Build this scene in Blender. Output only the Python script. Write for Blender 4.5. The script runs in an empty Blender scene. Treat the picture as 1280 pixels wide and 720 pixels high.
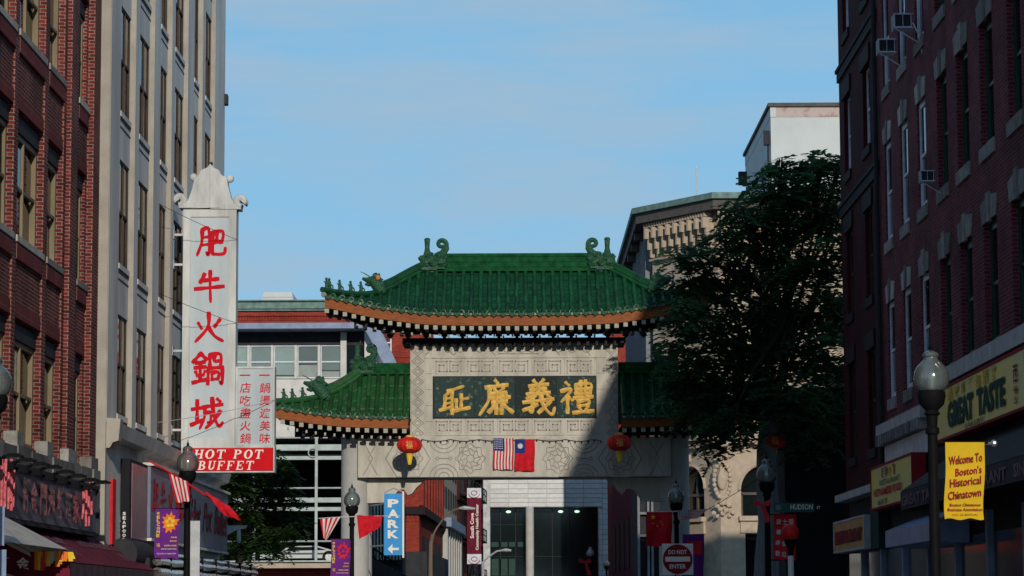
import bpy, bmesh, math, random
from mathutils import Vector, Matrix
from math import sin, cos, pi, radians, sqrt, atan2
random.seed(7)
S = bpy.context.scene
# ------------------------------------------------------------------ camera
FPX = 3400.0
TH = math.atan(398/FPX); PSI = 6/FPX; RHO = -.004
RC = Matrix.Rotation(PSI, 3, 'Z') @ Matrix.Rotation(pi/2+TH, 3, 'X') @ Matrix.Rotation(RHO, 3, 'Z')
CAM = Vector((0, 0, 1.6))
cd = bpy.data.cameras.new('camera'); cam = bpy.data.objects.new('camera', cd); S.collection.objects.link(cam)
cd.sensor_width = 36; cd.lens = FPX/1280*36; cd.clip_end = 5000; cd.clip_start = .5
cam.matrix_world = Matrix.Translation(CAM) @ RC.to_4x4(); S.camera = cam
def ray(x, y): return RC @ Vector(((x-640)/FPX, (360-y)/FPX, -1))
def at(x, y, Y): d = ray(x, y); return CAM + d*(Y/d.y)          # point of the place at distance Y
def atX(x, y, X): d = ray(x, y); return CAM + d*(X/d.x)        # point on a facade plane
# ------------------------------------------------------------------ sky and sun
SUN = Vector((.145, -1, .31)).normalized()
w = bpy.data.worlds.new('World'); S.world = w; w.use_nodes = True
nt = w.node_tree; nt.nodes.clear(); N = nt.nodes.new; L = nt.links.new
sky = N('ShaderNodeTexSky'); sky.sky_type = 'NISHITA'; sky.sun_disc = False
sky.sun_elevation = math.asin(SUN.z); sky.sun_rotation = atan2(SUN.x, SUN.y)
sky.air_density = 1.0; sky.dust_density = .3; sky.ozone_density = 2.2
tc = N('ShaderNodeTexCoord'); mp = N('ShaderNodeMapping'); mp.inputs['Scale'].default_value = (5, 5, 34)
mp.inputs['Rotation'].default_value = (.06, .04, 0)
no = N('ShaderNodeTexNoise'); no.inputs['Scale'].default_value = 1.3; no.inputs['Detail'].default_value = 6; no.inputs['Roughness'].default_value = .6
rp = N('ShaderNodeValToRGB'); rp.color_ramp.elements[0].position = .40; rp.color_ramp.elements[1].position = .74
mx = N('ShaderNodeMix'); mx.data_type = 'RGBA'; mx.inputs[7].default_value = (4.9, 6.6, 8.2, 1)
mu = N('ShaderNodeMath'); mu.operation = 'MULTIPLY'; mu.inputs[1].default_value = .9
bg = N('ShaderNodeBackground'); out = N('ShaderNodeOutputWorld')
L(tc.outputs['Generated'], mp.inputs[0]); L(mp.outputs[0], no.inputs['Vector']); L(no.outputs[0], rp.inputs[0])
L(rp.outputs[0], mu.inputs[0]); L(mu.outputs[0], mx.inputs[0])
blu = N('ShaderNodeMix'); blu.data_type = 'RGBA'; blu.inputs[0].default_value = .82; sep = N('ShaderNodeSeparateXYZ'); L(tc.outputs['Generated'], sep.inputs[0]); gr = N('ShaderNodeValToRGB')
gr.color_ramp.elements[0].position = .0; gr.color_ramp.elements[0].color = (.325, .68, 1.0, 1); gr.color_ramp.elements[1].position = .62; gr.color_ramp.elements[1].color = (.07, .19, .45, 1)
e_ = gr.color_ramp.elements.new(.2); e_.color = (.285, .645, .99, 1)
L(sep.outputs[2], gr.inputs[0]); gs = N('ShaderNodeVectorMath'); gs.operation = 'SCALE'; gs.inputs[3].default_value = 10.9; L(gr.outputs[0], gs.inputs[0]); L(gs.outputs[0], blu.inputs[7])
L(sky.outputs[0], blu.inputs[6]); L(blu.outputs[2], mx.inputs[6]); L(mx.outputs[2], bg.inputs[0]); L(bg.outputs[0], out.inputs[0])
bg.inputs[1].default_value = .075
ld = bpy.data.lights.new('sun', 'SUN'); ld.energy = 2.9; ld.angle = radians(.5); ld.color = (1, .92, .81)
lo = bpy.data.objects.new('sun', ld); S.collection.objects.link(lo)
lo.rotation_euler = (-SUN).to_track_quat('-Z', 'Y').to_euler(); lo.location = (20, -20, 60)
S.view_settings.view_transform = 'Standard'; S.view_settings.look = 'None'; S.view_settings.gamma = 1
S.view_settings.exposure = 0.0
# ------------------------------------------------------------------ materials
M = {}
def nmat(name):
    m = bpy.data.materials.new(name); m.use_nodes = True; M[name] = m
    return m, m.node_tree, m.node_tree.nodes['Principled BSDF']
def mat(name, col, rough=.8, var=.12, scale=2.5, bump=.15, bscale=25, metal=0, spec=.18, col2=None, streak=0, trans=0, patch=(.35, .65)):
    m, t, b = nmat(name); N = t.nodes.new; L = t.links.new
    tc = N('ShaderNodeTexCoord'); mp = N('ShaderNodeMapping'); L(tc.outputs['Object'], mp.inputs[0])
    if streak: mp.inputs['Scale'].default_value = (1, 1, 1/streak)
    n = N('ShaderNodeTexNoise'); n.inputs['Scale'].default_value = scale; n.inputs['Detail'].default_value = 7; n.inputs['Roughness'].default_value = .62
    L(mp.outputs[0], n.inputs['Vector'])
    r = N('ShaderNodeValToRGB'); r.color_ramp.elements[0].position, r.color_ramp.elements[1].position = patch
    c2 = col2 or tuple(max(0, c*(1-2*var)) for c in col); c1 = tuple(min(1, c*(1+var)) for c in col)
    r.color_ramp.elements[0].color = (*c1, 1); r.color_ramp.elements[1].color = (*c2, 1)
    L(n.outputs[0], r.inputs[0]); L(r.outputs[0], b.inputs['Base Color'])
    if name in ('green_tile', 'green_dirty', 'tile_white', 'concrete', 'sill_stone', 'marble', 'disc_glaze', 'orange_paint', 'curtain', 'blind'):
        oi = N('ShaderNodeObjectInfo'); mr = N('ShaderNodeMapRange'); mr.inputs[3].default_value = .5 if name != 'tile_white' else .9; mr.inputs[4].default_value = 1.3 if name != 'tile_white' else 1.05
        vm = N('ShaderNodeVectorMath'); vm.operation = 'SCALE'; L(oi.outputs['Random'], mr.inputs[0]); L(r.outputs[0], vm.inputs[0]); L(mr.outputs[0], vm.inputs[3]); L(vm.outputs[0], b.inputs['Base Color'])
        ad = N('ShaderNodeVectorMath'); ad.operation = 'ADD'; L(tc.outputs['Object'], ad.inputs[0]); sc_ = N('ShaderNodeVectorMath'); sc_.operation = 'SCALE'; cb = N('ShaderNodeCombineXYZ'); L(oi.outputs['Random'], cb.inputs[0]); L(oi.outputs['Random'], cb.inputs[1]); L(cb.outputs[0], sc_.inputs[0]); sc_.inputs[3].default_value = 37; L(sc_.outputs[0], ad.inputs[1]); L(ad.outputs[0], mp.inputs[0])
    b.inputs['Roughness'].default_value = rough; b.inputs['Metallic'].default_value = metal; b.inputs['Specular IOR Level'].default_value = spec
    if bump:
        n2 = N('ShaderNodeTexNoise'); n2.inputs['Scale'].default_value = bscale; n2.inputs['Detail'].default_value = 5; L(tc.outputs['Object'], n2.inputs['Vector'])
        bp = N('ShaderNodeBump'); bp.inputs['Strength'].default_value = bump; bp.inputs['Distance'].default_value = .03
        L(n2.outputs[0], bp.inputs['Height']); L(bp.outputs[0], b.inputs['Normal'])
    return m
def brick(name, c1, c2, mo, bw=.205, bh=.072, ms=.011, bump=.6, dirt=.35, off=.5):
    m, t, b = nmat(name); N = t.nodes.new; L = t.links.new
    uv = N('ShaderNodeUVMap'); br = N('ShaderNodeTexBrick'); L(uv.outputs[0], br.inputs['Vector'])
    br.inputs['Scale'].default_value = 1; br.inputs['Brick Width'].default_value = bw; br.inputs['Row Height'].default_value = bh
    br.inputs['Mortar Size'].default_value = ms; br.inputs['Mortar Smooth'].default_value = .2; br.offset = off
    br.inputs['Color1'].default_value = (*c1, 1); br.inputs['Color2'].default_value = (*c2, 1); br.inputs['Mortar'].default_value = (*mo, 1)
    n = N('ShaderNodeTexNoise'); n.inputs['Scale'].default_value = .9; n.inputs['Detail'].default_value = 8; L(uv.outputs[0], n.inputs['Vector'])
    r = N('ShaderNodeValToRGB'); r.color_ramp.elements[0].position = .35; r.color_ramp.elements[1].position = .7
    r.color_ramp.elements[0].color = (1, 1, 1, 1); r.color_ramp.elements[1].color = (1-dirt, 1-dirt, 1-dirt, 1)
    L(n.outputs[0], r.inputs[0]); mx = N('ShaderNodeMix'); mx.data_type = 'RGBA'; mx.blend_type = 'MULTIPLY'; mx.inputs[0].default_value = 1
    L(br.outputs[0], mx.inputs[6]); L(r.outputs[0], mx.inputs[7]); L(mx.outputs[2], b.inputs['Base Color'])
    bp = N('ShaderNodeBump'); bp.invert = True; bp.inputs['Strength'].default_value = bump; bp.inputs['Distance'].default_value = .012; b.inputs['Specular IOR Level'].default_value = .08
    L(br.outputs[1], bp.inputs['Height']); L(bp.outputs[0], b.inputs['Normal']); b.inputs['Roughness'].default_value = .85
    return m
def glass(name, tint, mixg=.18, rough=.03, body=0, bodycol=(.5, .5, .5)):
    m = bpy.data.materials.new(name); m.use_nodes = True; M[name] = m; t = m.node_tree; t.nodes.clear(); N = t.nodes.new; L = t.links.new
    tr = N('ShaderNodeBsdfTransparent'); tr.inputs[0].default_value = (*tint, 1)
    gl = N('ShaderNodeBsdfGlossy'); gl.inputs['Roughness'].default_value = rough
    fr = N('ShaderNodeFresnel'); fr.inputs[0].default_value = 1.5
    ad = N('ShaderNodeMath'); ad.operation = 'ADD'; ad.use_clamp = True; ad.inputs[1].default_value = mixg-.04; L(fr.outputs[0], ad.inputs[0])
    mx = N('ShaderNodeMixShader'); L(ad.outputs[0], mx.inputs[0]); L(gl.outputs[0], mx.inputs[2])
    if body:
        df = N('ShaderNodeBsdfDiffuse'); df.inputs[0].default_value = (*bodycol, 1); m2 = N('ShaderNodeMixShader'); m2.inputs[0].default_value = body
        L(tr.outputs[0], m2.inputs[1]); L(df.outputs[0], m2.inputs[2]); L(m2.outputs[0], mx.inputs[1])
    else: L(tr.outputs[0], mx.inputs[1])
    o = N('ShaderNodeOutputMaterial'); L(mx.outputs[0], o.inputs[0]); return m
def leafmat(name, c1, c2):
    m = mat(name, c1, rough=.6, var=.2, scale=1.1, bump=0, col2=c2); t = m.node_tree; b = t.nodes['Principled BSDF']; o = [n for n in t.nodes if n.type == 'OUTPUT_MATERIAL'][0]
    tl = t.nodes.new('ShaderNodeBsdfTranslucent'); mx = t.nodes.new('ShaderNodeMixShader'); mx.inputs[0].default_value = .42
    src = b.inputs['Base Color'].links[0].from_socket; t.links.new(src, tl.inputs[0]); t.links.new(b.outputs[0], mx.inputs[1]); t.links.new(tl.outputs[0], mx.inputs[2]); t.links.new(mx.outputs[0], o.inputs[0])
brick('brick_left', (.25, .042, .032), (.10, .018, .018), (.30, .22, .19), dirt=.5, ms=.009)
brick('brick_right', (.27, .036, .046), (.12, .02, .03), (.20, .11, .12), bump=.5, dirt=.5)
brick('brick_far', (.36, .045, .03), (.24, .03, .02), (.28, .10, .07), ms=.007)
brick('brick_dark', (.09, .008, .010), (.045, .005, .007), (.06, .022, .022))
brick('soldier', (.25, .035, .035), (.15, .022, .025), (.22, .10, .09), bw=.075, bh=.30, off=0)
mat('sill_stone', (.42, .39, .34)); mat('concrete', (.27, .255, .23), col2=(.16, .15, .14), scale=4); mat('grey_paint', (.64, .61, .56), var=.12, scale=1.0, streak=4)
mat('tan_sunlit_paint', (.36, .33, .28), var=.08, scale=1.5); mat('brownstone', (.022, .014, .016)); mat('lintel_dark', (.035, .035, .04))  # tan carries the sunlit look of camera-facing returns and jambs in its colour
mat('window_tan', (.22, .17, .10), rough=.6, streak=4); mat('window_brown', (.06, .045, .035)); mat('window_white', (.62, .66, .72), rough=.5, bump=0)
mat('window_green', (.01, .06, .035), rough=.4, bump=0); mat('interior', (.012, .012, .015), bump=0); mat('curtain', (.07, .058, .042), streak=8, scale=14, var=.4, bump=0)
mat('curtain_yellow', (.45, .36, .07), streak=6, scale=8, bump=0); mat('blind', (.42, .47, .46), bump=0, var=.03)
mat('stone_gate', (.48, .45, .385), var=.06, scale=3, bump=.3, bscale=60, col2=(.31, .29, .25), streak=3.5, patch=(.4, .75)); mat('stone_gate_dirty', (.40, .38, .33), col2=(.22, .2, .18), scale=8)
mat('column_stone', (.44, .43, .40), var=.05, scale=3); mat('carve', (.37, .345, .30), bump=.1)
mat('green_tile', (.006, .062, .015), rough=.40, var=.35, scale=5, bump=.3, bscale=18, spec=.35, col2=(.006, .04, .018))
mat('green_dirty', (.008, .062, .016), rough=.5, var=.3, scale=7, bump=.5, bscale=22, col2=(.07, .07, .05), patch=(.5, .66))
mat('green_orn', (.012, .065, .03), rough=.35, scale=22, bump=.9, bscale=30, col2=(.15, .19, .14), patch=(.55, .7))
mat('disc_glaze', (.10, .17, .13), rough=.25, scale=30, col2=(.42, .46, .40), patch=(.45, .6), bump=.5)
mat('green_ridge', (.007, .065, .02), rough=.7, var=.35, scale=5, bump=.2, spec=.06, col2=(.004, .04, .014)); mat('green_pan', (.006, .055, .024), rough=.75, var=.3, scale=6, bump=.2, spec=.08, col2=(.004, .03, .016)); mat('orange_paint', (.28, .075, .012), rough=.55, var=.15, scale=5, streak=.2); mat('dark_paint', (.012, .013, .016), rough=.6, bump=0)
mat('cream_paint', (.42, .40, .32)); mat('orange_clay', (.5, .16, .06))
mat('marble', (.008, .024, .021), rough=.6, scale=7, col2=(.10, .15, .13), patch=(.56, .70), bump=.05); mat('gold', (.68, .42, .10), rough=.6, var=.15, scale=8, bump=.1, spec=.2)
mat('sign_grey', (.46, .52, .545), rough=.8, var=.07, scale=1.2, streak=6, bump=0); mat('sign_metal', (.54, .55, .53), rough=.65, var=.16, scale=2, bump=.1, streak=5)
mat('sign_red', (.60, .006, .012), rough=.8, var=.05, bump=0); mat('char_red', (.55, .004, .014), rough=.8, bump=0, var=.08)
mat('letter_white', (.74, .72, .66), rough=.5, bump=0, var=.03); mat('black_metal', (.007, .007, .008), rough=.6, bump=0, spec=.05); mat('steel', (.45, .46, .47), rough=.3, metal=.8)
mat('chrome', (.62, .62, .6), rough=.12, metal=1, bump=.3, bscale=5); mat('galv', (.4, .41, .42), rough=.55, metal=.3); mat('pole_brown', (.16, .12, .09), rough=.5)
mat('maroon_cloth', (.14, .012, .03), rough=.9, var=.2, scale=3); mat('maroon_dark', (.05, .03, .04), rough=.9, scale=12, col2=(.09, .06, .07)); mat('cream_cloth', (.50, .47, .42), rough=.9)
mat('grey_letter', (.22, .12, .15), bump=0); mat('board_blue', (.13, .14, .19), rough=.5, scale=1.2); mat('board_blue2', (.17, .19, .27), rough=.45, scale=.8)
mat('neon_red', (.80, .20, .22), rough=.35, scale=14, col2=(.45, .08, .09), bump=0); mat('purple', (.13, .02, .20), rough=.85); mat('orange_print', (.75, .20, .02), bump=0); mat('yellow_print', (.75, .50, .04), bump=0)
mat('red_print', (.60, .02, .03), bump=0); mat('flag_red', (.55, .01, .02), rough=.8, var=.15, scale=6, bump=0); mat('flag_white', (.62, .6, .58), rough=.8, bump=0); mat('flag_blue', (.02, .03, .16), rough=.8, bump=0)
mat('lantern_red', (.62, .02, .015), rough=.55, bump=0, var=.2); mat('yellow_banner', (.62, .40, .015), rough=.85, var=.06, bump=0); mat('text_red', (.28, .01, .02), bump=0)
mat('yellow_sign', (.80, .58, .02), rough=.35, var=.1, scale=.8, col2=(.60, .58, .20), bump=0); mat('brown_sign', (.55, .28, .05), rough=.5, scale=3, col2=(.4, .15, .04), bump=0); mat('text_green', (.01, .06, .05), bump=0)
mat('awning_grey', (.06, .055, .055), rough=.9, scale=5); mat('blue_metal', (.22, .30, .48), rough=.35); mat('green_board', (.01, .035, .03))
mat('blue_sign', (.025, .27, .62), rough=.45, bump=0, var=.05); mat('copper', (.15, .24, .21), rough=.7, col2=(.10, .15, .13), scale=4); mat('white_wall', (.58, .56, .52), var=.06)
mat('blue_trim', (.22, .27, .38), rough=.5); mat('rail_pale', (.40, .45, .42), rough=.5, bump=0); mat('tile_white', (.60, .60, .58), rough=.35, var=.05, bump=0); mat('far_glass', (.018, .02, .024), rough=.6, bump=0, spec=.1); mat('dark_glass', (.006, .010, .010), rough=.08, bump=0, spec=.6)
mat('green_glow', (.01, .05, .035), rough=.3, bump=0); mat('limestone', (.44, .35, .26), var=.08, scale=3); mat('limestone_dark', (.10, .085, .075), scale=4); mat('slate_side', (.055, .05, .055), scale=3)
mat('whitewash', (.50, .52, .50), var=.05, scale=.7, patch=(.4, .8)); mat('weathered', (.40, .33, .30), scale=2, col2=(.34, .18, .14), patch=(.52, .66)); mat('grey_flute', (.20, .20, .21))
mat('bark', (.20, .21, .22), rough=.95, streak=5, scale=9, bump=1, bscale=9); mat('bark_dark', (.03, .027, .022), rough=.95)
leafmat('leaf_dark', (.075, .18, .075), (.03, .08, .035)); leafmat('leaf_left', (.05, .10, .025), (.022, .05, .014))
mat('asphalt', (.05, .05, .052), scale=6); mat('pavement', (.30, .29, .27), scale=3); mat('paint_line', (.7, .7, .66)); mat('earth', (.16, .15, .13), scale=.3)
mat('car_white', (.5, .52, .50), rough=.25, bump=0, var=.02); mat('rubber', (.02, .02, .02), bump=0); mat('wire', (.02, .02, .02), bump=0)
mat('street_green', (.01, .10, .07), rough=.5, bump=0); mat('pink_menu', (.30, .10, .13), rough=.3, scale=5, col2=(.16, .05, .08), bump=0); mat('bow_red', (.6, .04, .05), bump=0)
glass('pane', (.88, .92, .92), .08); glass('globe', (.62, .68, .66), .10, .12, .3, (.26, .30, .28)); glass('globe_pale', (.5, .5, .5), .1, .2, .75, (.6, .6, .55))
M['lamp_on'] = bpy.data.materials.new('lamp_on'); M['lamp_on'].use_nodes = True
_b = M['lamp_on'].node_tree.nodes['Principled BSDF']; _b.inputs['Emission Color'].default_value = (.6, 1, .7, 1); _b.inputs['Emission Strength'].default_value = 1.2
# ------------------------------------------------------------------ geometry helpers
class MB:
    def __init__(s): s.v = []; s.f = []; s.mi = []; s.cur = 0
    def add(s, vs, fs):
        o = len(s.v); s.v += [tuple(v) for v in vs]; s.f += [tuple(i+o for i in f) for f in fs]; s.mi += [s.cur]*len(fs); return s
    def box(s, x0, y0, z0, x1, y1, z1):
        return s.add([(x0, y0, z0), (x1, y0, z0), (x1, y1, z0), (x0, y1, z0), (x0, y0, z1), (x1, y0, z1), (x1, y1, z1), (x0, y1, z1)],
                     [(0, 3, 2, 1), (4, 5, 6, 7), (0, 1, 5, 4), (1, 2, 6, 5), (2, 3, 7, 6), (3, 0, 4, 7)])
    def quad(s, a, b, c, d): return s.add([a, b, c, d], [(0, 1, 2, 3)])
    def prism(s, poly, f0, f1):                     # poly in 2-D, f0/f1 map a 2-D point to the front and back points
        n = len(poly); vs = [f0(p) for p in poly]+[f1(p) for p in poly]
        return s.add(vs, [tuple(range(n)), tuple(range(2*n-1, n-1, -1))]+[(i, n+i, n+(i+1) % n, (i+1) % n) for i in range(n)])
    def prismY(s, poly, y0, y1): return s.prism(poly, lambda p: (p[0], y0, p[1]), lambda p: (p[0], y1, p[1]))
    def prismX(s, poly, x0, x1): return s.prism(poly, lambda p: (x0, p[0], p[1]), lambda p: (x1, p[0], p[1]))
    def tube(s, pts, r, n=6, caps=True):
        pts = [Vector(p) for p in pts]; rs = r if isinstance(r, (list, tuple)) else [r]*len(pts); vs = []; up = None
        for i, p in enumerate(pts):
            d = (pts[min(i+1, len(pts)-1)]-pts[max(i-1, 0)]).normalized()
            if up is None: up = Vector((0, 0, 1)) if abs(d.z) < .9 else Vector((1, 0, 0))
            a = d.cross(up)
            if a.length < 1e-4: a = d.orthogonal()
            a.normalize(); b = a.cross(d); up = b
            vs += [p+(a*cos(2*pi*k/n)+b*sin(2*pi*k/n))*rs[i] for k in range(n)]
        fs = [(i*n+k, i*n+(k+1) % n, (i+1)*n+(k+1) % n, (i+1)*n+k) for i in range(len(pts)-1) for k in range(n)]
        if caps: fs += [tuple(range(n-1, -1, -1)), tuple((len(pts)-1)*n+k for k in range(n))]
        return s.add(vs, fs)
    def lathe(s, prof, cx=0, cy=0, cz=0, n=16):
        vs = [(cx+r*cos(2*pi*k/n), cy+r*sin(2*pi*k/n), cz+z) for r, z in prof for k in range(n)]
        fs = [(i*n+k, i*n+(k+1) % n, (i+1)*n+(k+1) % n, (i+1)*n+k) for i in range(len(prof)-1) for k in range(n)]
        fs += [tuple(range(n-1, -1, -1)), tuple((len(prof)-1)*n+k for k in range(n))]
        return s.add(vs, fs)
    def ball(s, c, r, n=8, m=6, sx=1, sy=1, sz=1):
        prof = [(max(.001, r*sin(pi*i/m)), -r*cos(pi*i/m)) for i in range(m+1)]
        vs = [(c[0]+a*cos(2*pi*k/n)*sx, c[1]+a*sin(2*pi*k/n)*sy, c[2]+z*sz) for a, z in prof for k in range(n)]
        return s.add(vs, [(i*n+k, i*n+(k+1) % n, (i+1)*n+(k+1) % n, (i+1)*n+k) for i in range(m) for k in range(n)])
    def mesh(s, name, mats, org=(0, 0, 0), smooth=False):
        me = bpy.data.meshes.new(name); o = Vector(org)
        me.from_pydata([Vector(v)-o for v in s.v], [], s.f)
        for m in (mats if isinstance(mats, (list, tuple)) else [mats]): me.materials.append(M[m] if isinstance(m, str) else m)
        if len(me.materials) > 1: me.polygons.foreach_set('material_index', s.mi)
        uv = me.uv_layers.new(name='UVMap').data; k = 0
        for p in me.polygons:
            n = p.normal; ax, ay, az = abs(n.x), abs(n.y), abs(n.z)
            for li in p.loop_indices:
                v = s.v[me.loops[li].vertex_index]
                uv[li].uv = (v[1], v[2]) if ax >= ay and ax >= az else ((v[0], v[2]) if ay >= az else (v[0], v[1]))
        if smooth:
            me.polygons.foreach_set('use_smooth', [True]*len(me.polygons))
            try: me.set_sharp_from_angle(angle=radians(40))
            except Exception: pass
        return me
WL = {}
def wloc(o): return Vector(WL[o.name]) if o is not None else Vector((0, 0, 0))
def link(o, parent, wl):
    S.collection.objects.link(o); o.parent = parent; WL[o.name] = tuple(wl); o.location = Vector(wl)-wloc(parent); return o
def thing(name, label, cat, loc=(0, 0, 0), group=None):
    o = bpy.data.objects.new(name, None); o.empty_display_size = .3; link(o, None, loc); o['label'] = label; o['category'] = cat
    if group: o['group'] = group
    return o
def part(name, mb, mats, parent, smooth=False, label=None, kind=None):
    org = wloc(parent)
    o = bpy.data.objects.new(name, mb.mesh(name, mats, org, smooth)); link(o, parent, org)
    if label: o['label'] = label
    if kind: o['kind'] = kind
    return o
def solo(name, mb, mats, label, cat, group=None, smooth=False, kind=None):
    xs = list(zip(*mb.v)); c = (sum(xs[0])/len(xs[0]), sum(xs[1])/len(xs[1]), min(xs[2]))
    o = bpy.data.objects.new(name, mb.mesh(name, mats, c, smooth)); link(o, None, c); o['label'] = label
    if cat: o['category'] = cat
    if group: o['group'] = group
    if kind: o['kind'] = kind
    return o
def struct(name, mb, mats, **k):
    o = bpy.data.objects.new(name, mb.mesh(name, mats)); link(o, None, (0, 0, 0)); o['kind'] = 'structure'; return o
def inst(name, me, parent, wl, rz=0, mtx=None):
    o = bpy.data.objects.new(name, me); S.collection.objects.link(o); o.parent = parent; WL[o.name] = tuple(wl)
    if mtx is not None: m = mtx.copy(); m.translation = m.translation-wloc(parent); o.matrix_local = m
    else: o.location = Vector(wl)-wloc(parent); o.rotation_euler.z = rz
    return o
def sub(name, me, parent):
    o = bpy.data.objects.new(name, me); S.collection.objects.link(o); o.parent = parent; WL[o.name] = WL[parent.name]; return o
def copy_thing(src, loc, label, group=None, rz=0):
    def rec(o, par):
        c = o.copy(); S.collection.objects.link(c); c.parent = par; WL[c.name] = WL[o.name]
        for k in o.children: rec(k, c)
        return c
    c = rec(src, None); c.location = loc; c.rotation_euler.z = rz; WL[c.name] = tuple(loc); c['label'] = label
    if group: c['group'] = group
    return c
# flat print / raised lettering: pts2 -> 3-D by a frame (o, u, v, n): o + u*x + v*y, thickness along n
def frame(o, u, v): u = Vector(u); v = Vector(v); return (Vector(o), u, v, u.cross(v).normalized())
def spline(pts, k=5):
    P = [Vector(p) for p in pts]
    if len(P) < 3: return [P[0].lerp(P[-1], i/k) for i in range(k+1)]
    o = []
    for i in range(len(P)-1):
        a, b, c, d = P[max(i-1, 0)], P[i], P[i+1], P[min(i+2, len(P)-1)]
        for j in range(k):
            t = j/k; o.append(.5*((2*b)+(c-a)*t+(2*a-5*b+4*c-d)*t*t+(3*b-a-3*c+d)*t**3))
    return o+[P[-1]]
GL = {
'肥': '25,12 24,50 10,90;25,12 45,10 46,85 38,80;26,35 44,33;25,58 44,56;56,20 88,16 86,50;70,20 70,48;57,50 86,48;56,20 56,78 66,86 92,84 96,66',
'牛': '35,12 22,38;30,32 76,27;6,58 93,50;52,3 52,50 54,98',
'火': '18,34 29,52;84,24 68,46;50,4 47,48 10,92;48,46 68,74 94,90',
'鍋': '28,3 5,30;28,3 46,22;14,32 40,29;10,47 43,44;27,32 27,85;13,58 19,72;42,56 36,70;4,92 47,82;56,8 56,46;56,8 88,6 88,45;70,9 70,26 86,25;50,48 95,45;52,47 50,96;94,46 94,94 86,88;63,62 63,83;62,62 82,60 82,82;62,82 82,80',
'城': '4,37 36,32;20,10 20,75;2,84 38,70;38,30 96,22;43,30 42,62 28,96;42,50 61,47 59,80 52,75;65,3 71,55 86,88 98,76;90,42 70,72 46,94;80,5 90,14',
'耻': '30,26 50,20 80,10;42,22 26,36;22,40 18,84;43,22 43,98;22,50 42,47;20,66 42,62;5,86 44,76;72,36 72,80;73,52 94,48;56,52 57,86;50,88 98,78',
'廉': '47,3 54,12;22,23 80,16;32,22 28,60 4,98;45,27 51,35;70,24 60,34;36,41 76,37;36,53 86,49;40,65 77,61;76,38 77,62;51,38 50,94;64,37 64,94;48,68 30,90;66,68 94,90',
'義': '38,3 46,13;66,1 56,13;26,19 78,14;30,30 72,26;20,42 82,37;51,15 51,41;44,45 20,54;10,64 92,55;35,50 35,90 26,86;10,86 48,70;58,43 66,75 88,98 96,78;84,62 52,92;76,43 84,52',
'禮': '18,6 29,16;6,32 36,27 6,64;24,46 24,96;28,50 39,60;49,14 49,42;48,14 92,11 90,40;48,42 92,39;48,28 90,25;63,3 63,42;77,1 77,41;43,53 97,49;54,62 55,76;54,62 86,59 85,74;54,76 86,73;58,80 63,89;84,77 78,88;41,96 99,91',
}
def brush(mb, ch, fr, size, wt=9.5, thick=.01, ridge=False, seed=0):
    o, U, V, Nn = fr; rnd = random.Random(hash(ch) % 1000 if False else ord(ch))
    for si, st in enumerate(GL[ch].split(';')):
        P = [(float(a.split(',')[0]), 100-float(a.split(',')[1])) for a in st.split()]
        sp = spline(P, 5); n = len(sp); Ls = []; Rs = []; C = []
        ln = sum((sp[i+1]-sp[i]).length for i in range(n-1)); ww = wt*(.8 if ln < 25 else 1)*(.92+.16*rnd.random())
        for i, p in enumerate(sp):
            d = (sp[min(i+1, n-1)]-sp[max(i-1, 0)]).normalized(); q = Vector((-d.y, d.x)); t = i/(n-1)
            wv = ww/2*(1.0+.25*cos(t*pi*2))*(1-.45*t**3 if len(P) > 2 else 1)
            if i == 0: p = p-d*wv*.5; wv *= .75
            if i == n-1: p = p+d*wv*.5; wv *= .7
            Ls.append(p+q*wv); Rs.append(p-q*wv); C.append(p)
        th = thick+si*.0012
        f = lambda p, h: o+U*((p.x/100)*size)+V*((p.y/100)*size)+Nn*h
        if ridge:
            vs = []
            for a, b, c in zip(Ls, Rs, C): vs += [f(a, 0), f(a, th*.6), f(c, th*1.15), f(b, th*.6), f(b, 0)]
            fs = [(i*5+k, i*5+k+1, (i+1)*5+k+1, (i+1)*5+k) for i in range(n-1) for k in range(4)]+[(0, 1, 2, 3, 4), tuple((n-1)*5+k for k in (4, 3, 2, 1, 0))]
            mb.add(vs, fs)
        else:
            vs = []
            for a, b in zip(Ls, Rs): vs += [f(a, 0), f(a, th), f(b, th), f(b, 0)]
            fs = [(i*4+k, i*4+k+1, (i+1)*4+k+1, (i+1)*4+k) for i in range(n-1) for k in range(3)]+[(0, 1, 2, 3), tuple((n-1)*4+k for k in (3, 2, 1, 0))]
            mb.add(vs, fs)
    return mb
TXT = {}
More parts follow.
